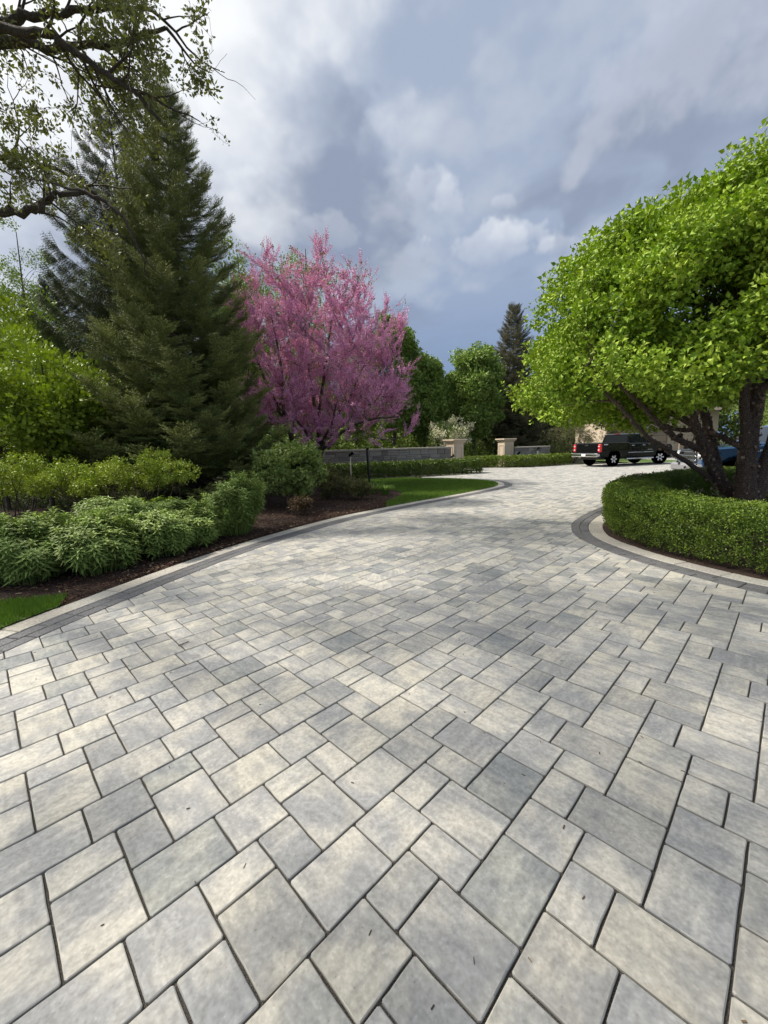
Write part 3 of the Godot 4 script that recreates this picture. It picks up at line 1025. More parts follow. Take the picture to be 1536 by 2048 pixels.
func perennial(at: Vector2, r: float, tall: float, label: String, stem: ArrayMesh, col: Color) -> void:
	var t := thing("perennial_clump", label, "plant", Vector3(at.x, 0.0, at.y), 0.0, "leafy perennial clumps in the bed")
	var xs := []
	var cs := []
	var count := int(400 * r * r / 0.16)
	for i in count:
		var a := rng.randf() * TAU
		var k := sqrt(rng.randf())
		k *= 1.0 + 0.55 * noise.get_noise_2d(at.x * 40.0 + cos(a) * 9.0, at.y * 40.0 + sin(a) * 9.0)
		if rng.randf() < 0.05: k *= 1.25
		var foot := Vector3(cos(a), 0, sin(a)) * k * r * 0.66
		var lean := Vector3(cos(a), 0, sin(a)) * k * (0.55 * r / tall) + Vector3(rng.randfn(), 0, rng.randfn()) * 0.11
		var up := (Vector3.UP + lean).normalized()
		var h := tall * (1.0 - 0.22 * k * k * k) * rng.randf_range(0.68, 1.12) / 0.62 * (1.0 + 0.5 * noise.get_noise_2d((at.x + foot.x) * 22.0, (at.y + foot.z) * 22.0))
		xs.append(Transform3D(facing(up).scaled_local(Vector3(1.15, h, 1.15)), foot))
		cs.append(vary(col, 0.25, Color(0.28, 0.36, 0.10), 0.4))
	scatter("foliage", stem, M.leaf, t, xs, cs)

# --- shrubs
func shrub(called: String, label: String, at: Vector2, r: Vector3, base: float, o: Dictionary, group := "") -> Node3D:
	var t := thing(called, label, "shrub", Vector3(at.x, 0.0, at.y), 0.0, group)
	var wood := MB.new()
	for i in o.get("stems", 9):
		var a := rng.randf() * TAU
		var foot := Vector3(cos(a), 0, sin(a)) * 0.12 * r.x
		var e := Vector3(cos(a) * r.x * 0.75, base + r.y * rng.randf_range(0.4, 1.3), sin(a) * r.z * 0.75)
		var elbow := foot.lerp(e, 0.45) + Vector3(rng.randfn() * 0.1, -0.08, rng.randfn() * 0.1)
		limb(wood, [foot - Vector3.UP * 0.05, elbow, e], o.get("thick", 0.014), 0.004, 5, 0.012)
		for b in 3:
			var p := elbow.lerp(e, rng.randf())
			limb(wood, [p, p + rand_dir() * 0.12 + Vector3.UP * 0.12, p + rand_dir() * 0.3 * r.x + Vector3.UP * 0.22], 0.006, 0.002, 4, 0.005)
	part("stems", wood.mesh(), o.get("bark", M.twig), t)
	var xs := lumpy_crown(Vector3(0, base + r.y, 0), r, o.count, o.get("lumps", 26), o.get("lump", 0.2), o.get("cut", base * 0.7), o.get("inner", 0.5))
	scatter("foliage", o.mesh, o.get("mat", M.leaf), t, xs, colours(xs.size(), o.color, 0.28, o.get("toward", Color(0.2, 0.26, 0.05)), 0.35))
	return t

func branch_out(wood: MB, skeleton: Array, targets: Array, thick: float, P: Dictionary, tips: Array, along := 0.55) -> void:
	# reach every target from the nearest lower point of the skeleton, then end in twigs
	for e: Vector3 in targets:
		var best := 1e9
		var from := Vector3.ZERO
		for q in skeleton:
			var d: float = (q as Vector3).distance_to(e) + maxf(0.0, q.y - e.y + 0.2) * 3.0
			if d < best:
				best = d; from = q
		var l := from.distance_to(e)
		var mid := from.lerp(e, 0.5) + rand_dir() * 0.12 * l - Vector3.UP * 0.06 * l
		var line := limb(wood, [from, mid, e], clampf(thick * l, 0.008, 0.05), 0.006, 4, 0.015)
		for i in range(1, line.size()):
			skeleton.append(line[i])
			if float(i) / line.size() > along: tips.append([line[i], (line[i] - line[i - 1]).normalized()])
		for k in P.get("ends", 3):
			var d: Vector3 = ((e - from).normalized() * 0.7 + rand_dir() * 0.75 + Vector3.UP * P.get("lift", 0.25)).normalized()
			grow(wood, line[rng.randi_range(line.size() / 2, line.size() - 1)], d, P.get("twig", 0.7) * rng.randf_range(0.6, 1.3), 0.008, 1, P, tips)

# ---------------------------------------------------------------- the planting
func build_redbud() -> void:
	# two trunks, branches sweeping up and out, every twig set with pink flowers
	var base := Vector3(-3.05, 0, -16.6)
	var t := thing("redbud_tree", "tall tree covered in pink blossom in front of the stone wall", "tree", base)
	var wood := MB.new()
	var tips := []
	var skeleton := []
	var P := {"seg": 5, "wander": 0.14, "up": 0.06, "kids": 4, "spread": 0.75, "shrink": 0.75, "twig": 0.62, "ends": 3, "lift": 0.3}
	var mains := [
		[[Vector3(-0.15, -0.1, 0), Vector3(-0.35, 1.2, 0.0), Vector3(-0.8, 2.6, 0.1), Vector3(-1.5, 4.4, 0.2), Vector3(-1.9, 6.2, 0.2)], 0.12],
		[[Vector3(0.45, -0.1, 0.1), Vector3(0.55, 1.3, 0.1), Vector3(0.5, 2.6, 0.0), Vector3(0.25, 4.6, -0.2), Vector3(0.2, 6.8, -0.2)], 0.15],
		[[Vector3(0.55, 1.2, 0.1), Vector3(1.1, 2.4, 0.3), Vector3(2.0, 3.6, 0.4), Vector3(2.6, 5.0, 0.4)], 0.10],
		[[Vector3(0.55, 1.3, 0.1), Vector3(1.6, 2.1, 0.9), Vector3(2.7, 2.5, 1.2), Vector3(3.7, 2.55, 1.3)], 0.07],
		[[Vector3(0.55, 1.5, 0.1), Vector3(1.8, 2.7, -0.6), Vector3(3.0, 3.5, -0.8), Vector3(3.7, 4.6, -0.9)], 0.07],
		[[Vector3(-0.4, 1.3, 0), Vector3(-1.1, 2.0, 0.5), Vector3(-1.9, 2.4, 0.8)], 0.05],
		[[Vector3(0.3, 1.6, 0.1), Vector3(0.0, 2.4, 0.9), Vector3(-0.5, 2.9, 1.7), Vector3(-0.6, 3.3, 2.2)], 0.06],
		[[Vector3(0.6, 1.7, 0.1), Vector3(1.2, 2.4, 1.0), Vector3(1.5, 3.0, 1.9)], 0.06],
		[[Vector3(0.5, 2.6, 0), Vector3(1.0, 4.4, 0.7), Vector3(1.4, 6.2, 0.9)], 0.08],
		[[Vector3(-0.8, 2.6, 0.1), Vector3(-0.6, 4.4, 0.8), Vector3(-0.8, 6.4, 1.1)], 0.08],
		[[Vector3(-0.5, 1.8, 0.1), Vector3(-0.6, 3.4, -1.0), Vector3(-0.7, 5.0, -1.5)], 0.07]]
	for m in mains:
		var line := limb(wood, m[0], m[1], 0.022, 7, 0.03)
		for q in line: skeleton.append(q)
	var targets := []
	while targets.size() < 210:
		var d := rand_dir() * pow(rng.randf(), 0.36)
		var e := Vector3(0.9, 5.0, 0.0) + d * Vector3(3.3, 3.3, 2.6)
		if e.y < 3.6 and e.x < -0.9 - (e.y - 1.5) * 0.5: continue
		if e.x > 1.5 and e.y > 9.4 - e.x * 0.8: continue
		if e.y < 1.75: continue
		targets.append(e)
	for i in 60:
		targets.append(Vector3(rng.randf_range(-0.9, 4.4), rng.randf_range(1.75, 3.6), rng.randf_range(-1.6, 2.2)))
	for i in 36:
		targets.append(Vector3(rng.randf_range(-2.2, 1.8), rng.randf_range(5.4, 7.7), rng.randf_range(-1.6, 1.8)))
	for i in 16:
		targets.append(Vector3(rng.randf_range(-2.0, -0.8), rng.randf_range(2.2, 3.2), rng.randf_range(-0.5, 1.5)))
	targets.sort_custom(func(a, b): return a.length_squared() < b.length_squared())
	branch_out(wood, skeleton, targets, 0.016, P, tips)
	part("trunk", wood.mesh(), M.bark, t)
	# a few centimetres of twig ringed with pea flowers
	var fl := MB.new()
	for i in 18:
		var p := Vector3(rng.randf_range(-0.11, 0.11), 0, 0) + rand_dir() * 0.022
		var d := rand_dir()
		leaf_cheap(fl, p, d, rand_dir(), 0.032, 0.022)
	var flower := fl.mesh()
	var xs := []
	var cs := []
	for q in tips:
		var p: Vector3 = q[0]
		if p.y < 1.45 or noise.get_noise_3dv(p * 9.0) > 0.16: continue
		for k in 1:
			var d: Vector3 = (q[1] + rand_dir() * 0.25).normalized()
			var z := d.cross(rand_dir()).normalized()
			xs.append(Transform3D(Basis(d, z.cross(d), z).scaled(Vector3.ONE * rng.randf_range(0.9, 1.6)), p + rand_dir() * 0.03))
			var c := Color(0.90, 0.43, 0.70).lerp(Color(0.70, 0.35, 0.65), rng.randf()) * rng.randf_range(0.8, 1.15)
			cs.append(c)
	scatter("blossom", flower, M.petal, t, xs, cs)
	var young := cluster(4, 0.07, 0.05, 0.06)
	xs = []
	for q in tips:
		if rng.randf() < 0.09: xs.append(Transform3D(facing(q[1]), q[0]))
	scatter("foliage", young, M.leaf, t, xs, colours(xs.size(), Color(0.20, 0.19, 0.06)))
	print("redbud tips ", tips.size())

func build_oak() -> void:
	# great oak standing outside the view; its limbs hang over the drive
	var base := Vector3(-11.0, 0, -6.2)
	var t := thing("oak_tree", "large oak reaching crooked limbs with sparse young leaves over the driveway", "tree", base)
	var wood := MB.new()
	var tips := []
	limb(wood, [Vector3(0, -0.1, 0), Vector3(0.1, 2.5, 0), Vector3(0.3, 5.2, -0.2), Vector3(0.4, 8.0, 0.1), Vector3(0.2, 11.0, 0.2)], 0.48, 0.2, 12)
	var W := func(a: Array) -> Array:
		var o := []
		for p in a: o.append(Vector3(p[0], p[1], p[2]) - base)
		return o
	var thin := func(p: Vector3) -> bool:
		# the far side of the crown stops short of the spruce
		var w := p + base
		if w.z > -7.2: return true
		if w.x > -3.0: return false
		return w.y > 8.0 or w.x < -6.2 or rng.randf() < 0.5
	var P := {"seg": 6, "wander": 0.3, "up": 0.0, "kids": 4, "spread": 0.85, "shrink": 0.62, "keep": thin}
	var mains := [
		[W.call([[-10.7, 7.4, -6.3], [-9.0, 8.9, -8.2], [-6.9, 9.44, -9.0], [-6.3, 9.6, -9.0], [-5.3, 9.62, -9.0], [-4.1, 9.7, -9.1]]), 0.16],
		[W.call([[-10.7, 7.0, -6.4], [-8.8, 8.4, -8.4], [-6.95, 9.16, -9.0], [-5.93, 9.06, -9.0], [-5.04, 9.06, -9.0], [-3.9, 9.5, -9.2]]), 0.15],
		[W.call([[-7.4, 9.2, -8.7], [-6.07, 9.0, -8.6], [-5.48, 8.8, -8.6], [-4.91, 8.36, -8.6], [-4.3, 8.0, -8.6], [-3.95, 7.6, -8.7]]), 0.09],
		[W.call([[-10.8, 5.0, -6.4], [-9.2, 6.1, -8.2], [-7.45, 6.29, -9.0], [-6.7, 6.34, -9.0], [-6.47, 6.54, -9.0], [-6.11, 6.62, -9.0], [-5.44, 6.51, -9.0], [-5.0, 6.1, -9.0]]), 0.12],
		[W.call([[-10.7, 6.0, -6.2], [-9.6, 7.4, -8.6], [-8.6, 7.9, -9.8], [-7.4, 7.9, -10.2], [-6.3, 7.3, -10.3]]), 0.11],
		[W.call([[-10.6, 9.0, -6.0], [-8.8, 10.6, -6.0], [-6.6, 11.3, -5.6], [-4.4, 11.2, -5.2], [-2.6, 10.8, -4.9]]), 0.17],
		[W.call([[-10.6, 8.4, -5.8], [-8.8, 9.8, -4.4], [-6.6, 10.3, -3.2], [-4.6, 10.1, -2.4], [-2.8, 9.8, -1.8]]), 0.17],
		[W.call([[-10.8, 7.6, -5.8], [-9.4, 9.2, -3.4], [-7.6, 9.8, -1.6], [-5.6, 9.8, -0.2], [-3.8, 9.4, 0.8]]), 0.15],
		[W.call([[-10.6, 10.4, -6.0], [-9.0, 12.4, -5.2], [-7.0, 13.2, -4.4], [-5.0, 13.3, -3.6]]), 0.14],
		[W.call([[-10.7, 9.8, -6.2], [-8.9, 11.6, -7.6], [-7.0, 12.4, -8.2], [-5.0, 12.3, -8.2], [-3.4, 12.0, -8.0]]), 0.14]]
	for m in mains:
		var line := limb(wood, m[0], m[1], 0.03, 8, 0.05)
		var k := line.size()
		var per := 20 if m[0][-1].z + base.z > -7.0 else 9
		for b in per:
			var i := int(lerpf(k * 0.3, k - 1, b / (per - 1.0)))
			var d := (line[i] - line[maxi(i - 2, 0)]).normalized()
			var cd := (d * 0.7 + rand_dir() * 0.85 + Vector3(0.15, -0.1, 0)).normalized()
			grow(wood, line[i], cd, rng.randf_range(0.8, 1.5), 0.03, 2, P, tips)
	part("trunk", wood.mesh(), M.bark, t)
	var leaf := cluster(7, 0.085, 0.045, 0.075, 0.2)
	var xs := []
	for q in tips:
		if rng.randf() < (0.8 if q[0].y > 7.6 or q[0].x + base.x < -6.2 else 0.45):
			xs.append(Transform3D(facing((q[1] + rand_dir() * 0.5).normalized()).scaled(Vector3.ONE * rng.randf_range(0.7, 1.25)), q[0]))
	scatter("foliage", leaf, M.leaf, t, xs, colours(xs.size(), Color(0.20, 0.22, 0.085), 0.25, Color(0.34, 0.34, 0.15), 0.4))
	print("oak tips ", tips.size())

func build_island_trees() -> void:
	var leaf := cluster(12, 0.072, 0.05, 0.13, 0.5, true)
	var green := Color(0.20, 0.33, 0.03)
	var specs := [
		{"base": Vector3(6.35, 0, -7.1), "label": "spreading island tree with several leaning trunks and peeling bark",
		"limbs": [
			[[[6.5, -0.1, -7.2], [6.38, 0.38, -7.25], [5.94, 0.76, -7.2], [5.55, 1.29, -7.1], [5.2, 1.88, -7.0], [4.69, 2.76, -6.9], [4.2, 3.6, -6.9]], 0.15],
			[[[5.94, 0.76, -7.2], [5.84, 1.28, -7.3], [5.66, 1.89, -7.3], [5.52, 2.67, -7.4], [5.5, 3.6, -7.5], [5.3, 4.8, -7.6]], 0.10],
			[[[5.62, 1.2, -7.1], [5.42, 1.32, -7.1], [4.94, 1.52, -7.0], [4.45, 1.81, -6.8], [3.98, 2.19, -6.7], [3.29, 2.75, -6.6]], 0.07],
			[[[5.8, 0.78, -7.2], [5.06, 1.18, -7.0], [4.32, 1.57, -6.8], [3.75, 2.03, -6.6], [3.3, 2.4, -6.6]], 0.045],
			[[[5.3, 1.7, -7.05], [4.9, 2.2, -7.8], [4.3, 2.6, -8.8], [3.9, 2.9, -9.6]], 0.06],
			[[[5.7, 1.8, -7.3], [5.9, 2.6, -8.3], [6.0, 3.2, -9.4]], 0.06]],
		"crowns": [[Vector3(5.4, 3.45, -7.9), Vector3(2.4, 1.9, 2.7), 8600, 130], [Vector3(4.3, 2.55, -7.7), Vector3(1.5, 0.75, 2.4), 1900, 42]], "fol": green},
		{"base": Vector3(6.3, 0, -6.75), "label": "taller island tree with dark upright trunks behind the clipped hedge",
		"limbs": [
			[[[6.1, -0.1, -6.8], [6.07, 0.45, -6.8], [6.02, 1.28, -6.8], [6.08, 2.08, -6.8], [6.12, 2.85, -6.8], [6.4, 3.9, -6.9], [6.7, 5.2, -7.0]], 0.19],
			[[[6.0, 1.2, -6.8], [5.86, 1.93, -6.75], [5.76, 2.86, -6.75], [5.6, 3.6, -6.75], [5.3, 4.4, -6.7]], 0.09],
			[[[6.2, 0.3, -6.8], [6.5, 1.4, -6.9], [6.8, 2.6, -7.0], [7.3, 4.2, -7.1]], 0.13],
			[[[5.95, 1.3, -6.8], [5.7, 1.62, -7.3], [5.4, 1.68, -7.7], [5.0, 2.0, -8.2], [4.5, 2.6, -8.6]], 0.05],
			[[[6.05, 2.2, -6.8], [6.6, 3.0, -6.0], [7.2, 3.8, -5.4]], 0.07],
			[[[6.1, 2.6, -6.8], [6.3, 3.6, -8.2], [6.4, 4.6, -9.2]], 0.07]],
		"crowns": [[Vector3(7.6, 4.3, -7.5), Vector3(3.1, 2.0, 3.0), 9600, 140], [Vector3(6.9, 3.2, -8.3), Vector3(2.2, 1.1, 2.4), 2200, 44]], "fol": green * Color(0.95, 0.97, 1.0)}]
	for s in specs:
		var t := thing("island_tree", s.label, "tree", s.base)
		var wood := MB.new()
		var peel_x := []
		var ends := []
		for l in s.limbs:
			var pts := []
			for p in l[0]: pts.append(Vector3(p[0], p[1], p[2]) - s.base)
			var line := limb(wood, pts, l[1], 0.028, 10, 0.012)
			ends.append(line)
			for i in line.size():
				var r: float = l[1] * (1.0 - 0.8 * i / line.size())
				for k in int(r * 150):
					var o := rand_dir()
					o.y *= 0.2
					peel_x.append(Transform3D(Basis.from_euler(Vector3(rng.randf_range(-0.6, 0.6), rng.randf() * TAU, rng.randf_range(-0.6, 0.6))).scaled(Vector3.ONE * rng.randf_range(0.3, 0.75)), line[i] + o.normalized() * r * 0.97 + Vector3.UP * rng.randf_range(-0.1, 0.1)))
		for line in ends:
			for b in 7:
				var i := int(lerpf(line.size() * 0.5, line.size() - 1, b / 6.0))
				var d: Vector3 = (line[i] - line[i - 1]).normalized()
				grow(wood, line[i], (d * 0.6 + rand_dir() * 0.7).normalized(), rng.randf_range(0.6, 1.0), 0.02, 1, {"seg": 5, "wander": 0.2, "up": 0.06, "kids": 4, "spread": 0.8, "shrink": 0.7, "keep": func(p: Vector3) -> bool: return p.y > 2.1 and p.y < 5.3}, [])
		part("trunk", wood.mesh(), M.birch, t)
		var curl := MB.new()
		curl.quad(Vector3(-0.03, -0.035, 0), Vector3(-0.03, 0.035, 0), Vector3(0.0, 0.035, 0.012), Vector3(0.0, -0.035, 0.012))
		curl.quad(Vector3(0.0, -0.035, 0.012), Vector3(0.0, 0.035, 0.012), Vector3(0.025, 0.03, 0.04), Vector3(0.025, -0.03, 0.04))
		var pc := []
		for i in peel_x.size(): pc.append(vary(Color(0.17, 0.115, 0.08), 0.5, Color(0.48, 0.35, 0.26), 0.45))
		scatter("peeling_bark", curl.mesh(), M.chip, t, peel_x, pc)
		var xs := []
		for c in s.crowns:
			for x: Transform3D in lumpy_crown((c[0] as Vector3) - s.base, c[1], c[2], c[3], 0.48, 1.75, 0.72, 0.55):
				# the underside lifts towards the trunks
				var w: Vector3 = x.origin + s.base
				if w.x > 4.9 and w.z > -8.6 and w.y < 1.9 + (w.x - 4.9) * 1.1 and w.y < 3.3: continue
				xs.append(x)
		scatter("foliage", leaf, M.leaf, t, xs, colours(xs.size(), s.fol, 0.25, Color(0.50, 0.58, 0.07), 0.5))

func build_plants() -> void:
	var spray := needle_spray()
	var droop := needle_spray(true)
	spruce("spruce_tree", "large dense green spruce skirted to the ground behind the perennials", Vector3(-5.75, 0, -12.4), 10.7, 2.6, {"mesh": spray, "trunk": 0.2, "gap": 0.42, "whorl": 10, "per": 6, "size": 1.25, "bare": 0.28, "color": Color(0.135, 0.175, 0.055), "tip": Color(0.46, 0.47, 0.15), "from": 0.45, "sag": 0.34, "rise": 0.10, "taper": 0.82, "lean": Vector3(0.3, 0, 0)})
	spruce("weeping_spruce", "dark spruce with hanging branchlets behind the dense spruce", Vector3(-9.0, 0, -16.0), 12.9, 3.9, {"mesh": droop, "trunk": 0.22, "gap": 0.5, "whorl": 7, "per": 5, "hang": 0.15, "size": 1.4, "color": Color(0.085, 0.11, 0.045), "tip": Color(0.17, 0.19, 0.07), "from": 2.2, "sag": 0.5, "rise": 0.25, "bare": 0.12})
	spruce("bronze_spruce", "tall narrow spruce with browned top behind the entrance pillars", Vector3(10.9, 0, -35.0), 12.2, 2.7, {"mesh": spray, "trunk": 0.18, "gap": 0.42, "whorl": 7, "per": 4, "size": 1.9, "bare": 0.05, "color": Color(0.12, 0.135, 0.07), "tip": Color(0.33, 0.26, 0.15), "from": 0.8, "sag": 0.3})
	for p in [[Vector3(13.2, 0, -38.0), 6.2, 2.6, "broad dark spruce beside the tall browned spruce"], [Vector3(-15.5, 0, -21.0), 9.5, 2.8, "dark spruce deep among the woodland trees"]]:
		spruce("dark_spruce", p[3], p[0], p[1], p[2], {"mesh": spray, "trunk": 0.15, "gap": 0.5, "whorl": 7, "per": 4, "size": 1.9, "bare": 0.05, "color": Color(0.06, 0.075, 0.04), "tip": Color(0.11, 0.12, 0.06), "from": 0.3})
	print("spruces")
	build_redbud()
	build_oak()
	build_island_trees()
	# hedges
	var box_leaf := cluster(16, 0.023, 0.013, 0.042, 0.4)
	var far_leaf := cluster(12, 0.05, 0.03, 0.07, 0.4)
	hedge("clipped_hedge", "clipped hedge curving round the island of the peeling-bark trees", [Vector2(9.0, -1.6), Vector2(6.6, -2.5), Vector2(5.2, -3.4), Vector2(4.45, -4.3), Vector2(4.03, -5.3), Vector2(4.0, -6.15), Vector2(4.37, -7.1), Vector2(5.08, -8.05), Vector2(6.45, -9.15), Vector2(8.1, -9.8), Vector2(9.8, -9.9), Vector2(12.5, -9.4)], 0.88, 0.74, box_leaf, 720.0, Color(0.09, 0.15, 0.02), Color(0.26, 0.34, 0.035))
	hedge("clipped_hedge", "low clipped hedge in front of the long stone wall", [Vector2(-3.3, -18.3), Vector2(-1.5, -18.95), Vector2(0.15, -19.6), Vector2(2.6, -20.5), Vector2(5.0, -21.45)], 0.8, 0.74, far_leaf, 230.0, Color(0.085, 0.14, 0.022), Color(0.24, 0.31, 0.05))
	hedge("clipped_hedge", "low clipped hedge bending in front of the short stone wall", [Vector2(3.6, -28.6), Vector2(4.9, -27.9), Vector2(6.5, -26.2), Vector2(8.45, -25.35), Vector2(10.2, -26.0), Vector2(12.2, -27.2)], 0.85, 0.68, far_leaf, 220.0, Color(0.12, 0.18, 0.024), Color(0.30, 0.37, 0.05))
	print("hedges")
	# perennials along the edging
	var stem := stem_mesh()
	var pg := Color(0.25, 0.34, 0.085)
	perennial(Vector2(-2.72, -7.35), 0.43, 0.84, "round-headed leafy perennial standing alone beside the big-leaved shrub", stem, pg)
	var row := [Vector3(-5.15, -5.2, 0.5), Vector3(-4.4, -5.0, 0.5), Vector3(-3.72, -5.2, 0.40), Vector3(-3.3, -6.0, 0.40), Vector3(-4.1, -6.15, 0.5), Vector3(-3.05, -6.55, 0.36), Vector3(-3.7, -6.75, 0.5), Vector3(-3.15, -7.15, 0.34), Vector3(-4.7, -7.0, 0.45)]
	for p in row:
		perennial(Vector2(p.x, p.y), p.z, rng.randf_range(0.52, 0.68), "bushy green perennial in the massed drift beside the pale edging", stem, pg)
	# shrubs
	var small := cluster(10, 0.05, 0.03, 0.08, 0.5)
	var big := cluster(7, 0.11, 0.072, 0.11, 0.7, true)
	for p in [[Vector2(-8.1, -8.9), Vector3(1.1, 0.34, 0.8), "sprawling yellow-green shrub farthest along from the dense spruce"], [Vector2(-6.6, -9.0), Vector3(1.05, 0.34, 0.75), "sprawling yellow-green shrub on crooked stems, middle of the three"], [Vector2(-5.2, -9.1), Vector3(0.95, 0.36, 0.7), "sprawling yellow-green shrub on crooked stems, closest to the dense spruce"]]:
		shrub("sprawling_shrub", p[2], p[0], p[1], rng.randf_range(0.5, 0.78), {"mesh": small, "count": 560, "lumps": 11, "lump": 0.3, "color": Color(0.28, 0.36, 0.05), "toward": Color(0.44, 0.50, 0.07), "stems": 11, "thick": 0.02, "cut": 0.42}, "yellow-green sprawling shrubs")
	shrub("viburnum_shrub", "rounded shrub with large pale green leaves beside the dense spruce", Vector2(-2.35, -10.5), Vector3(1.0, 0.72, 0.9), 0.28, {"mesh": big, "count": 900, "lumps": 34, "lump": 0.26, "color": Color(0.22, 0.30, 0.075), "toward": Color(0.42, 0.47, 0.19), "stems": 14, "thick": 0.018, "cut": 0.15})
	shrub("russet_shrub", "tiny russet-leaved shrub low in the mulch", Vector2(-1.9, -9.15), Vector3(0.3, 0.17, 0.26), 0.1, {"mesh": small, "count": 130, "lumps": 9, "lump": 0.1, "color": Color(0.14, 0.10, 0.05), "toward": Color(0.24, 0.12, 0.08), "stems": 7, "thick": 0.006})
	for p in [[Vector2(-1.45, -12.0), 0.62, 0.36], [Vector2(-0.75, -11.75), 0.42, 0.2], [Vector2(-1.7, -13.1), 0.6, 0.42]]:
		shrub("spirea_shrub", "low dull-green twiggy shrub between the big-leaved shrub and the strappy clump", p[0], Vector3(p[1], p[2], p[1] * 0.8), 0.1, {"mesh": small, "count": 320, "lumps": 16, "lump": 0.16, "color": Color(0.14, 0.15, 0.05), "toward": Color(0.26, 0.19, 0.09), "stems": 10, "thick": 0.008}, "low twiggy shrubs")
	# strappy daylily clumps by the lawn
	var strap := MB.new()
	for k in 1:
		var pts := PackedVector3Array()
		for i in 6:
			var s := i / 5.0
			pts.append(Vector3(0.32 * s * s, 0.5 * s - 0.30 * s * s * s, 0))
		for i in 5:
			var w0 := 0.011 * (1.0 - pow(i / 5.0, 2.0))
			var w1 := 0.011 * (1.0 - pow((i + 1) / 5.0, 2.0))
			strap.quad(pts[i] + Vector3(0, 0, w0), pts[i + 1] + Vector3(0, 0, w1), pts[i + 1] - Vector3(0, 0, w1), pts[i] - Vector3(0, 0, w0))
	var strap_mesh := strap.mesh()
	for p in [Vector2(0.05, -12.75), Vector2(-0.35, -13.2), Vector2(-0.7, -12.9), Vector2(-0.15, -14.0)]:
		var t := thing("daylily_clump", "strappy green daylily clump at the corner of the lawn", "plant", Vector3(p.x, 0, p.y), 0.0, "strappy clumps by the lawn")
		var xs := []
		for i in 130:
			var a := rng.randf() * TAU
			xs.append(Transform3D(Basis(Vector3.UP, a).scaled(Vector3.ONE * rng.randf_range(0.75, 1.25)), Vector3(cos(a), 0, -sin(a)) * 0.12 * rng.randf()))
		scatter("foliage", strap_mesh, M.leaf, t, xs, colours(xs.size(), Color(0.13, 0.25, 0.04)))
	# flowering dogwood behind the pillar
	var dog := shrub("flowering_dogwood", "cream-flowering shrub behind the entrance pillar", Vector2(4.7, -28.5), Vector3(1.4, 0.9, 1.2), 1.2, {"mesh": cluster(10, 0.1, 0.06, 0.16), "count": 500, "lumps": 26, "lump": 0.36, "color": Color(0.09, 0.15, 0.03), "stems": 10, "thick": 0.03})
	var bl := lumpy_crown(Vector3(0, 2.15, 0), Vector3(1.55, 1.05, 1.4), 900, 30, 0.36, 1.2)
	scatter("blossom", cluster(6, 0.09, 0.075, 0.1, 1.0), M.petal, dog, bl, colours(bl.size(), Color(0.62, 0.60, 0.40), 0.15, Color(0.7, 0.7, 0.6), 0.4))
	print("shrubs")
	# trees behind the wall and round the lot
	var broad := cluster(12, 0.15, 0.10, 0.24, 0.5)
	var wood_leaf := cluster(12, 0.13, 0.08, 0.26, 0.4)
	var maple := cluster(9, 0.12, 0.09, 0.16, 0.9)
	var mid := Color(0.20, 0.30, 0.07)
	for p in [[Vector3(3.3, 0, -32.0), 8.6, 1.75, 3.3, "upright round-topped tree behind the long wall and the cream-flowering shrub"], [Vector3(7.2, 0, -32.5), 9.4, 2.1, 3.6, "upright round-topped tree between the pillars, beside the browned spruce"], [Vector3(0.9, 0, -31.0), 11.2, 2.2, 4.2, "tallest upright tree, its crown showing past the pink blossom"]]:
		leafy_tree("upright_tree", p[4], p[0], {"tall": p[1], "center": Vector3(0, p[1] * 0.58, 0), "radii": Vector3(p[2], p[3], p[2]), "mesh": broad, "count": 4200, "lumps": 130, "lump": 0.55, "trunk": 0.16, "color": mid, "fork": 0.15, "limbs": 14, "inner": 0.6}, "row of upright trees behind the wall")
	# young maples at the woodland edge
	for p in [[Vector3(-10.6, 0, -11.5), 5.6, 2.3], [Vector3(-9.0, 0, -13.0), 4.6, 2.0], [Vector3(-12.6, 0, -13.5), 7.0, 2.5], [Vector3(-7.9, 0, -14.3), 4.2, 1.7], [Vector3(-8.9, 0, -10.9), 4.3, 1.6]]:
		leafy_tree("young_maple", "young yellow-green maple at the woodland edge behind the sprawling shrubs", p[0], {"tall": p[1], "center": Vector3(0, p[1] * 0.55, 0), "radii": Vector3(p[2], p[1] * 0.42, p[2]), "mesh": maple, "count": 1150, "lumps": 44, "lump": 0.5, "trunk": 0.06, "color": Color(0.25, 0.34, 0.045), "toward": Color(0.46, 0.50, 0.07), "limbs": 12, "inner": 0.3}, "young maples at the woodland edge")
	# woodland trees
	var spots := [[-18.5, -15, 9.0], [-15.0, -19.0, 9.5], [-21.0, -22.0, 12.0], [-11.5, -23.5, 11.0], [-7.0, -23.0, 12.5], [-4.8, -27.0, 14.8], [-16.5, -28.0, 17.0], [-9.5, -30.0, 15.0], [-2.0, -33.0, 10.0], [-25.0, -30.0, 18.0], [-6.0, -36.0, 13.0], [1.0, -40.0, 9.0], [5.0, -41.0, 8.5], [-13.0, -38.0, 16.0], [9.0, -44.0, 8.0]]
	for p in spots:
		var h: float = p[2]
		leafy_tree("woodland_tree", "slender woodland tree with light spring foliage beyond the wall and spruces", Vector3(p[0], 0, p[1]), {"tall": h, "center": Vector3(0, h * 0.56, 0), "radii": Vector3(h * 0.2, h * 0.43, h * 0.2), "mesh": wood_leaf, "count": 1500, "lumps": 75, "lump": 0.7, "trunk": 0.16, "color": Color(0.19, 0.27, 0.06), "toward": Color(0.36, 0.40, 0.10), "limbs": 16, "inner": 0.25}, "woodland trees beyond the garden")
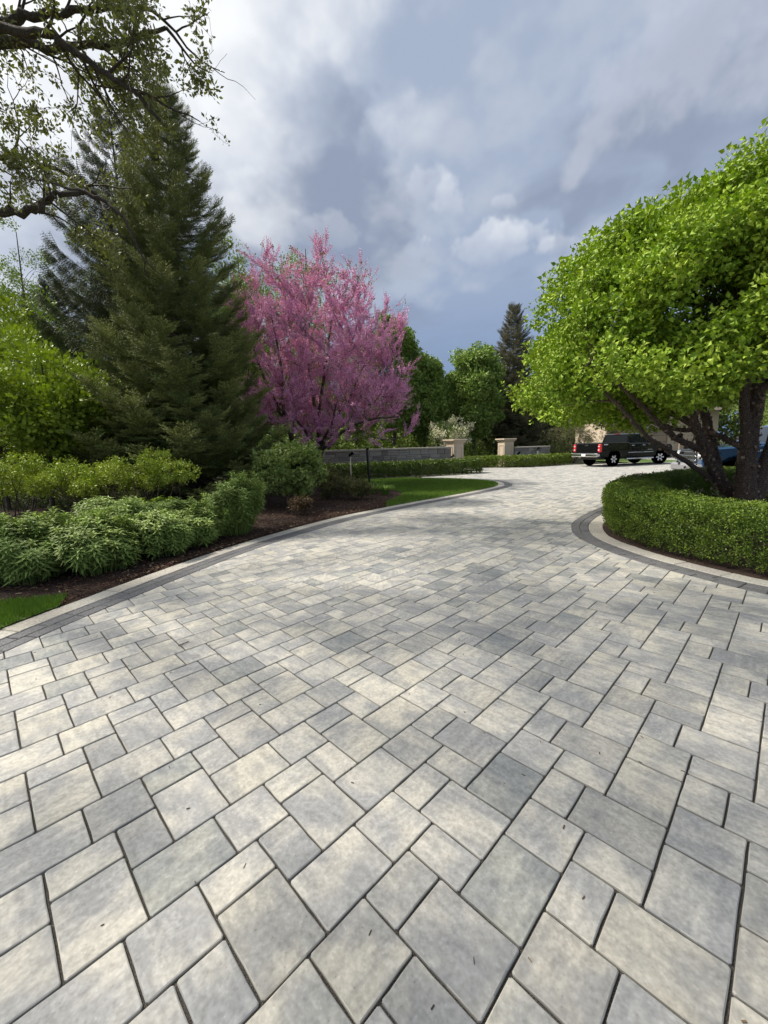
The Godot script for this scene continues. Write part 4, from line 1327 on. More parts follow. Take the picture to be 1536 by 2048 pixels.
	for p in [[15.0, -44.0, 9.0], [22.0, -46.0, 10.0], [29.0, -42.0, 11.0], [30.0, -32.0, 10.0], [26.0, -26.0, 7.0], [34.0, -24.0, 9.0], [21.5, -21.0, 5.0], [28.0, -17.0, 7.0]]:
		var h2: float = p[2]
		leafy_tree("garden_tree", "mid-green garden tree behind the parked trucks", Vector3(p[0], 0, p[1]), {"tall": h2, "center": Vector3(0, h2 * 0.52, 0), "radii": Vector3(h2 * 0.3, h2 * 0.46, h2 * 0.3), "mesh": wood_leaf, "count": 1800, "lumps": 80, "lump": 0.7, "trunk": 0.14, "color": Color(0.15, 0.22, 0.05), "toward": Color(0.2, 0.22, 0.05), "limbs": 10, "inner": 0.4}, "garden trees behind the trucks")
	shrub("olive_shrub", "tall olive-brown feathery shrub behind the black truck's tailgate", Vector2(13.4, -29.5), Vector3(2.0, 1.3, 1.3), 0.4, {"mesh": small, "count": 1500, "lumps": 50, "lump": 0.45, "color": Color(0.12, 0.125, 0.06), "toward": Color(0.22, 0.17, 0.11), "stems": 16, "thick": 0.03})
	leafy_tree("garden_tree", "small olive-leaved tree standing before the garage corner", Vector3(19.0, 0, -33.5), {"tall": 5.2, "center": Vector3(0, 3.6, 0), "radii": Vector3(2.2, 1.7, 1.6), "mesh": wood_leaf, "count": 900, "lumps": 40, "lump": 0.5, "trunk": 0.14, "color": Color(0.16, 0.17, 0.07), "toward": Color(0.28, 0.24, 0.13), "limbs": 10, "inner": 0.4})
	shrub("olive_shrub", "olive-brown feathery shrub between the black truck and the garage", Vector2(17.2, -30.5), Vector3(1.6, 1.2, 1.2), 0.9, {"mesh": small, "count": 900, "lumps": 36, "lump": 0.4, "color": Color(0.12, 0.12, 0.06), "toward": Color(0.25, 0.17, 0.12), "stems": 12, "thick": 0.03})
	# undergrowth closing the woods low down: one mass
	var xs := []
	for i in 2200:
		xs.append(Transform3D(facing((rand_dir() + Vector3.UP).normalized()).scaled(Vector3.ONE * rng.randf_range(1.2, 2.2)), Vector3(rng.randf_range(-11.0, 9.5), 0.2 + 3.6 * pow(rng.randf(), 1.2), rng.randf_range(-46.0, -33.5))))
	for i in 1500:
		var g := Vector3(rng.randf_range(-20.0, -6.8), 0, rng.randf_range(-18.0, -11.5))
		g.y = 0.05 + 1.3 * pow(rng.randf(), 1.5)
		xs.append(Transform3D(facing((rand_dir() + Vector3.UP).normalized()).scaled(Vector3.ONE * rng.randf_range(0.6, 1.2)), g))
	for i in 12000:
		var a := rng.randf()
		var p := Vector3(lerpf(-34.0, 16.0, a), 0, lerpf(-17.0, -46.0, clampf(a * 0.6 + rng.randf_range(0.0, 0.5), 0, 1)))
		if p.x > -5.5 and p.z > -25.2: continue
		if p.x > 4.0 and p.z > -31.0: continue
		p.y = 0.1 + 2.6 * pow(rng.randf(), 1.4) * (0.5 + 0.5 * noise.get_noise_2d(p.x * 4.0, p.z * 4.0))
		xs.append(Transform3D(facing((rand_dir() + Vector3.UP).normalized()).scaled(Vector3.ONE * rng.randf_range(0.9, 2.0)), p))
	var under := scatter("undergrowth", wood_leaf, M.leaf, self, xs, colours(xs.size(), Color(0.14, 0.20, 0.04), 0.35, Color(0.28, 0.33, 0.07), 0.35))
	under.set_meta("label", "dark green woodland undergrowth beneath the trees")
	under.set_meta("category", "undergrowth")
	xs = []
	for i in 14000:
		var a := rng.randf_range(-1.0, 1.0) * (1.0 if i % 2 == 0 else 0.5)
		var h := 8.0 + 3.5 * noise.get_noise_1d(a * 160.0) + (3.0 if a < -0.1 else 0.0)
		xs.append(Transform3D(facing((rand_dir() + Vector3(0, 0.6, 0.6)).normalized()).scaled(Vector3.ONE * rng.randf_range(3.0, 5.5)), Vector3(a * 75.0, h * pow(rng.randf(), 0.8), -58.0 - 6.0 * rng.randf() + absf(a) * 22.0)))
	var wall := scatter("far_wood", wood_leaf, M.leaf, self, xs, colours(xs.size(), Color(0.14, 0.20, 0.055), 0.3, Color(0.26, 0.31, 0.09), 0.35))
	wall.set_meta("label", "far wood closing the view behind the garden")
	wall.set_meta("category", "woodland")

# ---------------------------------------------------------------- walls, pillars, house
func box_mesh(size: Vector3, bev := 0.01) -> ArrayMesh:
	var mb := MB.new()
	mb.box(Transform3D.IDENTITY, size, bev)
	return mb.mesh()

func stone_wall(label: String, a: Vector2, b: Vector2, tall: float, thick: float) -> void:
	var len := a.distance_to(b)
	var d := (b - a) / len
	var t := thing("stone_wall", label, "wall", Vector3((a.x + b.x) * 0.5, 0, (a.y + b.y) * 0.5), atan2(-d.y, d.x))
	part("core", box_mesh(Vector3(len - 0.03, tall - 0.1, thick - 0.06)), M.mortar, t, Transform3D(Basis.IDENTITY, Vector3(0, (tall - 0.1) * 0.5 - 0.03, 0)))
	var at := -len * 0.5
	while at < len * 0.5 - 0.05:
		var l := minf(1.25 + rng.randf() * 0.1, len * 0.5 - at)
		if len * 0.5 - at - l < 0.4: l = len * 0.5 - at
		part("coping_stone", box_mesh(Vector3(l - 0.006, 0.1, thick + 0.1), 0.012), M.capstone, t, Transform3D(Basis.IDENTITY, Vector3(at + l * 0.5, tall - 0.05, 0)))
		at += l
	# ashlar: courses of unequal height, long blocks between stacked small ones
	for face in [1.0, -1.0]:
		var y := 0.0
		while y < tall - 0.17:
			var hgt := minf([0.14, 0.2, 0.26][rng.randi() % 3], tall - 0.1 - y)
			if tall - 0.1 - y - hgt < 0.09: hgt = tall - 0.1 - y
			var x := -len * 0.5
			while x < len * 0.5 - 0.01:
				var l := rng.randf_range(0.28, 0.75)
				if len * 0.5 - x - l < 0.2: l = len * 0.5 - x
				var split := hgt > 0.19 and rng.randf() < 0.45
				for k in 2 if split else 1:
					var hh := hgt * 0.5 if split else hgt
					var mb := MB.new()
					mb.use_c = true
					var s := rng.randf_range(0.6, 1.35)
					mb.tint = Color(s, s * rng.randf_range(0.96, 1.0), s * rng.randf_range(0.92, 1.04))
					var deep := rng.randf_range(0.05, 0.075)
					mb.box(Transform3D.IDENTITY, Vector3(l - 0.014, hh - 0.012, deep), 0.012)
					part("wall_stone", mb.mesh(), M.stone, t, Transform3D(Basis.IDENTITY, Vector3(x + l * 0.5, y + hh * (0.5 + k), face * (thick * 0.5 - 0.03 + deep * 0.5 - 0.02))))
				x += l
			y += hgt

func pillar(label: String, at: Vector2, turn: float) -> void:
	var t := thing("gate_pillar", label, "pillar", Vector3(at.x, 0, at.y), turn)
	part("shaft", box_mesh(Vector3(0.72, 1.58, 0.72), 0.012), M.lime, t, Transform3D(Basis.IDENTITY, Vector3(0, 0.77, 0)))
	for k in 4:
		# raised frame round a sunk panel
		var turn_k := Basis(Vector3.UP, k * PI / 2)
		for b in [[Vector3(0, 1.36, 0.371), Vector3(0.50, 0.06, 0.022)], [Vector3(0, 0.3, 0.371), Vector3(0.50, 0.06, 0.022)], [Vector3(-0.22, 0.83, 0.371), Vector3(0.06, 0.998, 0.022)], [Vector3(0.22, 0.83, 0.371), Vector3(0.06, 0.998, 0.022)]]:
			part("panel_moulding", box_mesh(b[1], 0.006), M.lime, t, Transform3D(turn_k, turn_k * b[0]))
	part("cap_moulding", box_mesh(Vector3(0.8, 0.07, 0.8), 0.02), M.lime, t, Transform3D(Basis.IDENTITY, Vector3(0, 1.592, 0)))
	part("cap_moulding", box_mesh(Vector3(0.9, 0.07, 0.9), 0.02), M.lime, t, Transform3D(Basis.IDENTITY, Vector3(0, 1.66, 0)))
	part("cap", box_mesh(Vector3(0.98, 0.08, 0.98), 0.012), M.lime, t, Transform3D(Basis.IDENTITY, Vector3(0, 1.733, 0)))

func build_hardscape() -> void:
	stone_wall("long grey stone wall with pale coping behind the lawn", Vector2(-3.7, -20.9), Vector2(3.75, -23.1), 1.38, 0.4)
	pillar("pale limestone pillar at the end of the long stone wall", Vector2(4.15, -23.75), 0.55)
	pillar("pale limestone pillar beside the short stone wall", Vector2(8.05, -27.0), 0.35)
	stone_wall("short grey stone wall beside its limestone pillar", Vector2(8.6, -27.3), Vector2(11.3, -28.2), 1.22, 0.4)
	# black bollard post at the bed corner
	var t := thing("black_post", "slim black post in front of the long stone wall", "post", Vector3(-0.62, 0, -17.2))
	var mb := MB.new()
	mb.tube(PackedVector3Array([Vector3(0.05, -0.05, 0), Vector3(-0.02, 1.4, 0)]), PackedFloat32Array([0.045, 0.045]), 12)
	var black := plain(Color(0.012, 0.012, 0.013), 0.45)
	part("shaft", mb.mesh(), black, t)
	mb = MB.new()
	mb.lathe(PackedVector2Array([Vector2(0.05, 1.37), Vector2(0.055, 1.4), Vector2(0.045, 1.44), Vector2(0.0, 1.46)]), 14)
	part("cap", mb.mesh(), black, t)
	# landscape spotlights
	var alu := plain(Color(0.5, 0.48, 0.44), 0.4)
	var pale := plain(Color(0.75, 0.72, 0.68), 0.5)
	spotlight("slim stake light with black head before the long wall", Vector3(-1.42, 0, -18.4), 1.22, alu, black, -0.6)
	spotlight("white stake spotlight behind the hedge end by the pillar", Vector3(3.75, 0, -22.2), 0.9, pale, pale, 0.6)
	spotlight("stake spotlight with pale head before the short wall", Vector3(10.2, 0, -27.1), 1.1, alu, pale, 0.6)
	spotlight("low white spotlight beside the second pillar", Vector3(8.75, 0, -26.6), 0.85, pale, pale, 0.4)
	# garage
	var g := thing("garage_house", "peach stone garage with beige door behind the black truck", "house", Vector3(23.6, 0, -37.5), -0.12)
	var front := MB.new()
	for b in [[Vector3(-2.6, 1.9, 0), Vector3(1.2, 3.8, 0.4)], [Vector3(4.0, 1.9, 0), Vector3(4.0, 3.8, 0.4)], [Vector3(0, 3.1, 0), Vector3(4.0, 1.4, 0.4)]]:
		front.box(Transform3D(Basis.IDENTITY, b[0]), b[1], 0.0)
	front.box(Transform3D(Basis.IDENTITY, Vector3(-3.0, 1.9, -4.2)), Vector3(0.4, 3.8, 8.0), 0.0)
	front.box(Transform3D(Basis.IDENTITY, Vector3(5.8, 1.9, -4.2)), Vector3(0.4, 3.8, 8.0), 0.0)
	part("wall", front.mesh(), M.lime, g)
	var door_m := plain(Color(0.44, 0.35, 0.26), 0.6)
	var door := part("garage_door", box_mesh(Vector3(3.98, 2.38, 0.05), 0.004), plain(Color(0.2, 0.16, 0.12), 0.7), g, Transform3D(Basis.IDENTITY, Vector3(0, 1.19, -0.06)))
	for k in 4:
		part("door_panel", box_mesh(Vector3(3.9, 0.56, 0.04), 0.015), door_m, door, Transform3D(Basis.IDENTITY, Vector3(0, -0.885 + 0.59 * k, 0.04)))
	part("lintel", box_mesh(Vector3(4.3, 0.2, 0.1), 0.01), M.capstone, g, Transform3D(Basis.IDENTITY, Vector3(0, 2.5, 0.22)))
	mb = MB.new()
	var e := [Vector3(-3.7, 3.8, 0.7), Vector3(6.4, 3.8, 0.7), Vector3(6.4, 3.8, -9.0), Vector3(-3.7, 3.8, -9.0), Vector3(-1.0, 6.4, -4.1), Vector3(2.3, 6.4, -4.1)]
	var inside := Vector3(-0.6, 3.0, -4.1)
	mb.quad_out(e[0], e[1], e[5], e[4], inside); mb.quad_out(e[2], e[3], e[4], e[5], inside); mb.tri_out(e[1], e[2], e[5], inside); mb.tri_out(e[3], e[0], e[4], inside)
	mb.quad_out(e[0], e[1], e[2], e[3], Vector3(-0.6, 6, -4.1))
	part("roof", mb.mesh(), triplanar(plain(Color(0.10, 0.085, 0.07), 0.9), 1.0), g)
	# lamp post beside the trucks
	t = thing("drive_lamp", "small black post lamp behind the black truck's hood", "lamp", Vector3(18.4, 0, -25.6))
	mb = MB.new()
	mb.tube(PackedVector3Array([Vector3(0, -0.05, 0), Vector3(0, 1.45, 0)]), PackedFloat32Array([0.06, 0.05]), 10)
	part("pole", mb.mesh(), plain(Color(0.3, 0.22, 0.17), 0.7), t)
	mb = MB.new()
	mb.lathe(PackedVector2Array([Vector2(0.0, 1.45), Vector2(0.1, 1.45), Vector2(0.13, 1.7), Vector2(0.16, 1.71), Vector2(0.05, 1.8), Vector2(0.0, 1.82)]), 10)
	part("lantern", mb.mesh(), black, t)
	# grass verge beyond the truck
	var verge := PackedVector2Array([Vector2(16.2, -26.7), Vector2(20.4, -25.6), Vector2(19.4, -32.6), Vector2(18.6, -33.4), Vector2(15.6, -31.0)])
	flat_sheet(verge, 0.012, "lawn", M.lawn).set_meta("label", "grass verge behind the black truck")
	# debris on the pavers: fallen bud scales, a twig
	var bit := MB.new()
	bit.box(Transform3D.IDENTITY, Vector3(0.016, 0.003, 0.004), 0.001)
	var xs := []
	var cs := []
	for i in 170:
		var p := Vector3(rng.randf_range(-3.0, 3.2), 0.002, -0.6 - 7.0 * pow(rng.randf(), 1.5))
		if p.x < -2.0 and p.z < -5.0: continue
		xs.append(Transform3D(Basis(Vector3.UP, rng.randf() * TAU).scaled(Vector3(rng.randf_range(0.3, 1.3), 1, rng.randf_range(0.6, 1.4))), p))
		cs.append(vary(Color(0.07, 0.05, 0.035), 0.5, Color(0.3, 0.22, 0.14), 0.4))
	var bits := scatter("leaf_litter", bit.mesh(), M.chip, self, xs, cs)
	bits.set_meta("label", "tiny brown bud scales scattered on the pavers")
	bits.set_meta("category", "litter")
	t = thing("fallen_twig", "short dry twig lying across the pavers", "twig", Vector3(-1.62, 0.004, -3.05), 0.9)
	mb = MB.new()
	mb.tube(PackedVector3Array([Vector3(-0.04, 0.004, 0), Vector3(0, 0.006, 0.006), Vector3(0.045, 0.004, -0.004)]), PackedFloat32Array([0.004, 0.0045, 0.003]), 6)
	part("twig", mb.mesh(), M.twig, t)

func spotlight(label: String, at: Vector3, tall: float, m1: Material, m2: Material, turn: float) -> void:
	var t := thing("stake_light", label, "lamp", at, turn)
	var mb := MB.new()
	mb.tube(PackedVector3Array([Vector3(0, -0.05, 0), Vector3(0, tall - 0.08, 0)]), PackedFloat32Array([0.022, 0.022]), 8)
	part("stake", mb.mesh(), m1, t)
	mb = MB.new()
	var xf := Transform3D(Basis(Vector3(0, 0, 1), -1.1), Vector3(0, tall - 0.05, 0))
	mb.lathe(PackedVector2Array([Vector2(0.0, -0.1), Vector2(0.05, -0.08), Vector2(0.06, 0.1), Vector2(0.075, 0.1), Vector2(0.075, 0.13), Vector2(0.0, 0.12)]), 12, xf)
	part("lamp_head", mb.mesh(), m2, t)

# ---------------------------------------------------------------- trucks
func side_prism(poly: PackedVector2Array, z0: float, z1: float, inset := 0.03) -> ArrayMesh:
	# side profile (x along, y up) extruded across, its long edges eased
	var mb := MB.new()
	var tri := Geometry2D.triangulate_polygon(poly)
	var ins := Geometry2D.offset_polygon(poly, -inset, Geometry2D.JOIN_MITER)
	var rim: PackedVector2Array = poly
	var cap := PackedVector2Array()
	var m := Vector2.ZERO
	for p in poly: m += p
	m /= poly.size()
	var k := poly.size()
	for i in k:
		var d := (poly[(i + 1) % k] - poly[(i + k - 1) % k]).normalized()
		var nn := Vector2(-d.y, d.x)
		if not Geometry2D.is_point_in_polygon(poly[i] + nn * 0.01, poly): nn = -nn
		cap.append(poly[i] + nn * inset)
	for s in [[z0, z0 + inset * signf(z1 - z0)], [z1, z1 - inset * signf(z1 - z0)]]:
		for i in range(0, tri.size(), 3):
			mb.tri_out(Vector3(cap[tri[i]].x, cap[tri[i]].y, s[0]), Vector3(cap[tri[i + 1]].x, cap[tri[i + 1]].y, s[0]), Vector3(cap[tri[i + 2]].x, cap[tri[i + 2]].y, s[0]), Vector3(m.x, m.y, (z0 + z1) * 0.5))
		for i in k:
			var j := (i + 1) % k
			var e := (rim[i] + rim[j]) * 0.5
			var d := (rim[j] - rim[i]).normalized()
			var nn := Vector2(-d.y, d.x)
			if not Geometry2D.is_point_in_polygon(e + nn * 0.003, poly): nn = -nn
			var from := Vector3(e.x + nn.x, e.y + nn.y, (z0 + z1) * 0.5)
			mb.quad_out(Vector3(cap[i].x, cap[i].y, s[0]), Vector3(cap[j].x, cap[j].y, s[0]), Vector3(rim[j].x, rim[j].y, s[1]), Vector3(rim[i].x, rim[i].y, s[1]), from)
	for i in k:
		var j := (i + 1) % k
		var e := (rim[i] + rim[j]) * 0.5
		var d := (rim[j] - rim[i]).normalized()
		var nn := Vector2(-d.y, d.x)
		if not Geometry2D.is_point_in_polygon(e + nn * 0.003, poly): nn = -nn
		var from := Vector3(e.x + nn.x, e.y + nn.y, (z0 + z1) * 0.5)
		var a := z0 + inset * signf(z1 - z0)
		var b := z1 - inset * signf(z1 - z0)
		mb.quad_out(Vector3(rim[i].x, rim[i].y, a), Vector3(rim[j].x, rim[j].y, a), Vector3(rim[j].x, rim[j].y, b), Vector3(rim[i].x, rim[i].y, b), from)
	return mb.mesh()

func arc(c: Vector2, r: float, a0: float, a1: float, k: int) -> Array:
	var o := []
	for i in k + 1: o.append(c + Vector2(cos(lerpf(a0, a1, float(i) / k)), sin(lerpf(a0, a1, float(i) / k))) * r)
	return o

func pickup(label: String, at: Vector3, turn: float, paint: Color, bright: bool) -> Node3D:
	# x forward from the rear axle, z to the truck's own right
	var t := thing("pickup_truck", label, "truck", at, turn)
	var body := plain(paint, 0.25)
	body.clearcoat_enabled = true
	body.clearcoat = 1.0
	body.clearcoat_roughness = 0.04
	body.metallic = 0.0
	body.metallic_specular = 0.2
	var trim := plain(Color(0.02, 0.02, 0.021), 0.6)
	var chrome := plain(Color(0.75, 0.75, 0.76), 0.18, 1.0)
	var glass := plain(Color(0.014, 0.017, 0.019), 0.05)
	glass.metallic_specular = 0.35
	var rubber := plain(Color(0.018, 0.018, 0.018), 0.85)
	var hw := 0.98
	# lower body with wheel arches
	var p: Array = [Vector2(-1.1, 0.62), Vector2(-0.62, 0.56)]
	p.append_array(arc(Vector2(0, 0.44), 0.50, PI * 0.94, PI * 0.06, 9))
	p.append_array([Vector2(0.6, 0.48), Vector2(3.05, 0.48)])
	p.append_array(arc(Vector2(3.65, 0.44), 0.50, PI * 0.94, PI * 0.06, 9))
	p.append_array([Vector2(4.5, 0.56), Vector2(4.52, 1.02), Vector2(4.44, 1.14), Vector2(4.2, 1.2), Vector2(2.95, 1.28), Vector2(2.7, 1.3), Vector2(1.0, 1.32), Vector2(0.98, 0.97), Vector2(-1.04, 0.97), Vector2(-1.1, 0.95)])
	var b := part("body", side_prism(PackedVector2Array(p), -hw, hw, 0.05), body, t)
	# cargo bed walls and tailgate
	for s in [-1.0, 1.0]:
		part("bed_side", side_prism(PackedVector2Array([Vector2(-1.1, 0.93), Vector2(0.97, 0.93), Vector2(0.97, 1.32), Vector2(-1.1, 1.33)]), s * hw, s * (hw - 0.12), 0.02), body, t)
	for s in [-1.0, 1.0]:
		part("bed_rail_sheen", box_mesh(Vector3(2.06, 0.03, 0.15), 0.008), plain(Color(0.05, 0.05, 0.052), 0.5), t, Transform3D(Basis.IDENTITY, Vector3(-0.06, 1.338, s * (hw - 0.06))))  # added caps, paler grey in place of sky reflection along the bed's top edge
	var gate := part("tailgate", box_mesh(Vector3(0.09, 0.52, 1.6), 0.02), body, t, Transform3D(Basis.IDENTITY, Vector3(-1.06, 1.07, 0)))
	part("handle", box_mesh(Vector3(0.02, 0.07, 0.22), 0.008), trim, gate, Transform3D(Basis.IDENTITY, Vector3(-0.05, 0.14, 0)))
	# cab
	var low := 1.29
	var cab := MB.new()
	var lo := [Vector2(1.02, low), Vector2(3.02, low)]
	var hi := [Vector2(0.98, 1.85), Vector2(2.28, 1.85)]
	var ring := func(pts: Array, w0: float, w1: float) -> Array: return [Vector3(pts[0].x, pts[0].y, -w0), Vector3(pts[1].x, pts[1].y, -w1), Vector3(pts[1].x, pts[1].y, w1), Vector3(pts[0].x, pts[0].y, w0)]
	var r0: Array = ring.call(lo, 0.95, 0.95)
	var r1: Array = ring.call([Vector2(1.14, 1.80), Vector2(2.3, 1.80)], 0.84, 0.84)
	var r2: Array = ring.call([Vector2(1.26, 1.855), Vector2(2.16, 1.86)], 0.74, 0.74)
	var cc := Vector3(1.8, 1.5, 0)
	for i in 4:
		var j := (i + 1) % 4
		cab.quad_out(r0[i], r0[j], r1[j], r1[i], cc)
		cab.quad_out(r1[i], r1[j], r2[j], r2[i], cc)
	cab.quad_out(r2[0], r2[1], r2[2], r2[3], cc)
	part("cab", cab.mesh(), body, t)
	# windows lie a few millimetres proud of the cab
	var pane := func(called: String, q: Array) -> void:
		var mb := MB.new()
		var nn: Vector3 = ((q[2] as Vector3) - q[0]).cross((q[1] as Vector3) - q[0]).normalized()
		var mid: Vector3 = (q[0] + q[1] + q[2] + q[3]) / 4.0
		if nn.dot(mid - cc) < 0: nn = -nn
		var o := []
		for v in q: o.append(v + nn * 0.006)
		mb.quad_out(o[0], o[1], o[2], o[3], cc)
		for i in 4: mb.quad_out(o[i], o[(i + 1) % 4], q[(i + 1) % 4] - nn * 0.004, q[i] - nn * 0.004, mid)
		part(called, mb.mesh(), glass, t)
	var on := func(s: float, k: float, h: float) -> Vector3:
		# a point on the cab's side, k along and h up
		var a: Vector3 = (r0[0] as Vector3).lerp(r0[1], k)
		var c: Vector3 = (r1[0] as Vector3).lerp(r1[1], k)
		var q := a.lerp(c, h)
		return Vector3(q.x, q.y, q.z * -s)
	for s in [-1.0, 1.0]:
		pane.call("side_window", [on.call(s, 0.06, 0.1), on.call(s, 0.46, 0.1), on.call(s, 0.47, 0.9), on.call(s, 0.05, 0.9)])
		pane.call("side_window", [on.call(s, 0.5, 0.1), on.call(s, 0.93, 0.1), on.call(s, 0.94, 0.88), on.call(s, 0.51, 0.9)])
	pane.call("windshield", [r0[1].lerp(r0[2], 0.06).lerp(r1[1], 0.06), r0[2].lerp(r0[1], 0.06).lerp(r1[2], 0.06), r1[2].lerp(r1[1], 0.05).lerp(r0[2], 0.06), r1[1].lerp(r1[2], 0.05).lerp(r0[1], 0.06)])
	pane.call("rear_window", [r0[0].lerp(r0[3], 0.08).lerp(r1[0], 0.14), r0[3].lerp(r0[0], 0.08).lerp(r1[3], 0.14), r1[3].lerp(r1[0], 0.07).lerp(r0[3], 0.1), r1[0].lerp(r1[3], 0.07).lerp(r0[0], 0.1)])
	part("brake_light", box_mesh(Vector3(0.05, 0.03, 0.35), 0.008), plain(Color(0.25, 0.01, 0.012), 0.3), t, Transform3D(Basis.IDENTITY, Vector3(1.15, 1.83, 0)))
	# doors: seams as thin dark strips, chrome handles and moulding
	for s in [-1.0, 1.0]:
		for x in [1.1, 2.0, 2.95]:
			part("door_seam", box_mesh(Vector3(0.012, 0.72, 0.008), 0.002), trim, t, Transform3D(Basis.IDENTITY, Vector3(x, 0.9, s * (hw - 0.001))))
		for x in [1.3, 2.14]:
			part("door_handle", box_mesh(Vector3(0.2, 0.045, 0.05), 0.015), chrome, t, Transform3D(Basis.IDENTITY, Vector3(x, 1.16, s * (hw + 0.012))))
		part("side_moulding", box_mesh(Vector3(1.95, 0.04, 0.03), 0.01), chrome, t, Transform3D(Basis.IDENTITY, Vector3(1.95, 0.76, s * (hw + 0.006))))
		part("running_board", box_mesh(Vector3(2.1, 0.07, 0.16), 0.02), chrome if bright else trim, t, Transform3D(Basis.IDENTITY, Vector3(1.85, 0.41, s * (hw + 0.02))))
		var mir := part("mirror", box_mesh(Vector3(0.12, 0.2, 0.2), 0.03), trim, t, Transform3D(Basis.IDENTITY, Vector3(2.78, 1.4, s * 1.1)))
		part("mirror_arm", box_mesh(Vector3(0.06, 0.05, 0.16), 0.01), trim, mir, Transform3D(Basis.IDENTITY, Vector3(0, -0.07, -s * 0.12)))
		# lamps
		var red := plain(Color(0.55, 0.012, 0.02), 0.18)
		red.clearcoat_enabled = true
		var tl := part("tail_light", box_mesh(Vector3(0.14, 0.44, 0.2), 0.03), red, t, Transform3D(Basis.IDENTITY, Vector3(-1.06, 1.06, s * 0.905)))
		for y in [0.1, -0.1]:
			part("lens", box_mesh(Vector3(0.01, 0.06, 0.1), 0.004), plain(Color(0.7, 0.6, 0.6), 0.2), tl, Transform3D(Basis.IDENTITY, Vector3(-0.071, y, -s * 0.02)))
		var hl := part("headlight", box_mesh(Vector3(0.16, 0.26, 0.34), 0.04), plain(Color(0.62, 0.64, 0.66), 0.12, 0.6), t, Transform3D(Basis.IDENTITY, Vector3(4.45, 0.98, s * 0.80)))
		part("lens", box_mesh(Vector3(0.02, 0.1, 0.16), 0.008), plain(Color(0.85, 0.86, 0.86), 0.05), hl, Transform3D(Basis.IDENTITY, Vector3(0.075, 0.03, 0)))
	var grille := part("grille", box_mesh(Vector3(0.08, 0.4, 1.24), 0.03), trim, t, Transform3D(Basis.IDENTITY, Vector3(4.50, 0.95, 0)))
	for y in [-0.12, 0.0, 0.12]:
		part("grille_bar", box_mesh(Vector3(0.03, 0.04, 1.2), 0.01), chrome, grille, Transform3D(Basis.IDENTITY, Vector3(0.04, y, 0)))
	var fb := part("front_bumper", box_mesh(Vector3(0.24, 0.26, 1.98), 0.06), chrome if bright else plain(Color(0.22, 0.22, 0.23), 0.4), t, Transform3D(Basis.IDENTITY, Vector3(4.56, 0.6, 0)))
	part("air_dam", box_mesh(Vector3(0.2, 0.14, 1.8), 0.03), trim, fb, Transform3D(Basis.IDENTITY, Vector3(-0.04, -0.19, 0)))
	var rb := part("rear_bumper", box_mesh(Vector3(0.24, 0.2, 1.94), 0.04), chrome, t, Transform3D(Basis.IDENTITY, Vector3(-1.2, 0.67, 0)))
	part("licence_plate", box_mesh(Vector3(0.02, 0.13, 0.3), 0.004), plain(Color(0.7, 0.72, 0.75), 0.5), rb, Transform3D(Basis.IDENTITY, Vector3(-0.125, 0.0, 0)))
	part("step_pad", box_mesh(Vector3(0.2, 0.015, 1.5), 0.004), trim, rb, Transform3D(Basis.IDENTITY, Vector3(0, 0.105, 0)))
	part("chassis", box_mesh(Vector3(5.2, 0.52, 1.3), 0.03), trim, t, Transform3D(Basis.IDENTITY, Vector3(1.7, 0.66, 0)))
	for s in [-1.0, 1.0]:
		# raised chrome badge and bedside decal, too small to read
		var strip := MB.new()
		for k in 9:
			strip.box(Transform3D(Basis.IDENTITY, Vector3(-0.17 + 0.042 * k, 0, 0)), Vector3(0.03, 0.05, 0.008), 0.002)
		part("badge", strip.mesh(), chrome, t, Transform3D(Basis.IDENTITY, Vector3(2.66 if bright else 3.2, 0.9 if bright else 1.1, s * (hw + 0.003))))
		if bright:
			part("decal", box_mesh(Vector3(0.3, 0.06, 0.004), 0.001), plain(Color(0.5, 0.5, 0.52), 0.4), t, Transform3D(Basis.IDENTITY, Vector3(-0.72, 1.25, s * (hw + 0.001))))
	# wheels
	var tyre := MB.new()
	var up := Transform3D(Basis(Vector3.RIGHT, -PI / 2), Vector3.ZERO)
	tyre.lathe(PackedVector2Array([Vector2(0.26, -0.125), Vector2(0.36, -0.135), Vector2(0.405, -0.11), Vector2(0.415, -0.06), Vector2(0.415, 0.06), Vector2(0.405, 0.11), Vector2(0.36, 0.135), Vector2(0.26, 0.125), Vector2(0.26, -0.125)]), 28, up)
	var tyre_m := tyre.mesh()
	var rim := MB.new()
	rim.lathe(PackedVector2Array([Vector2(0.0, 0.06), Vector2(0.06, 0.09), Vector2(0.075, 0.07)]), 16, up)
	rim.lathe(PackedVector2Array([Vector2(0.215, 0.07), Vector2(0.235, 0.1), Vector2(0.265, 0.118), Vector2(0.268, 0.05)]), 28, up)
	for k in 6:
		var a := TAU * k / 6
		var dir := Vector3(cos(a), sin(a), 0)
		rim.box(Transform3D(Basis(dir, Vector3(-dir.y, dir.x, 0), Vector3(0, 0, 1)), dir * 0.145 + Vector3(0, 0, -0.075)), Vector3(0.19, 0.085, 0.03), 0.012)
	var rim_m := rim.mesh()
	var hub := MB.new()
	hub.lathe(PackedVector2Array([Vector2(0.0, -0.02), Vector2(0.26, 0.0), Vector2(0.265, 0.09)]), 20, up)
	var hub_m := hub.mesh()
	var silver := plain(Color(0.62, 0.62, 0.63), 0.3, 0.8)
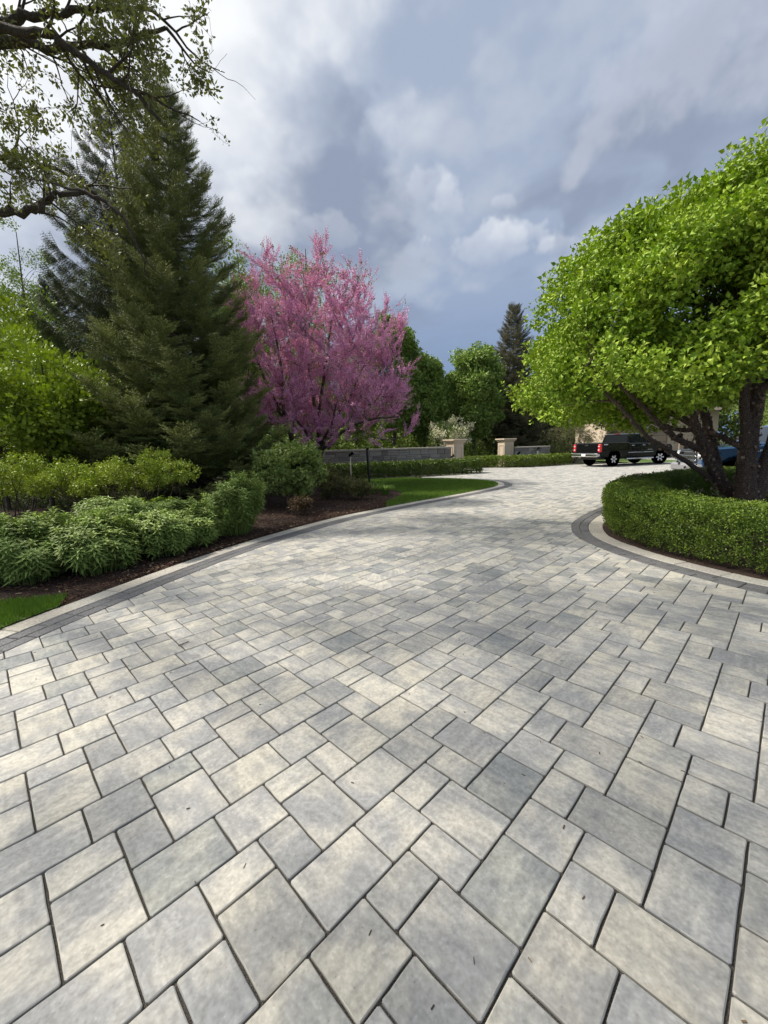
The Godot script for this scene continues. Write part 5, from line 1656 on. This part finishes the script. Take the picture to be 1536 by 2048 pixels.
	for x in [0.0, 3.65]:
		for s in [-1.0, 1.0]:
			var steer := 0.0 if x == 0.0 else (-0.35 if bright else 0.05)
			var w := part("wheel", tyre_m, rubber, t, Transform3D(Basis(Vector3.UP, steer) * Basis(Vector3.UP, 0.0 if s < 0 else PI), Vector3(x, 0.415, s * 0.82)))
			part("rim", rim_m, silver, w)
			part("hub", hub_m, trim, w)
	return t

func build_trucks() -> void:
	pickup("black crew-cab pickup truck with red tail lights and chrome bumper", Vector3(12.9, 0, -24.35), 0.33, Color(0.006, 0.006, 0.008), true)
	pickup("blue pickup truck parked behind the island hedge", Vector3(13.85, 0, -11.5), PI - 0.30, Color(0.012, 0.05, 0.12), false)

const SUN := Vector3(-0.596, 0.79, -0.14)
const SKY_GAIN := 0.7

func _ready() -> void:
	rng.seed = 20240517
	noise.seed = 3
	noise.frequency = 0.1
	# camera
	var cam := Camera3D.new()
	cam.name = "camera"
	cam.fov = 102.69
	cam.near = 0.05
	cam.far = 1200.0
	add_child(cam)
	cam.position = Vector3(0, 1.5114, 0)
	cam.rotation = Vector3(-0.159704, 0.0, -0.0276)
	cam.current = true
	# sky
	var env := Environment.new()
	var sky := Sky.new()
	var pan := PanoramaSkyMaterial.new()
	pan.panorama = make_sky()
	sky.sky_material = pan
	env.background_mode = Environment.BG_SKY
	env.sky = sky
	env.tonemap_mode = Environment.TONE_MAPPER_LINEAR
	env.tonemap_exposure = 1.62
	env.sdfgi_enabled = true
	env.ssao_enabled = true
	env.ssil_enabled = true
	var we := WorldEnvironment.new()
	we.name = "world_environment"
	we.environment = env
	add_child(we)
	# sun behind thin cloud, high over the bed side
	var sun := DirectionalLight3D.new()
	sun.name = "sun"
	sun.light_energy = 0.95
	sun.light_color = Color(1.0, 0.965, 0.91)
	sun.light_angular_distance = 2.5
	sun.shadow_enabled = true
	add_child(sun)
	sun.look_at_from_position(SUN * 50.0, Vector3.ZERO)
	make_materials()
	print("materials")
	var lines := build_driveway()
	print("driveway")
	build_ground(lines)
	print("ground")
	build_hardscape()
	build_trucks()
	print("hard")
	build_plants()
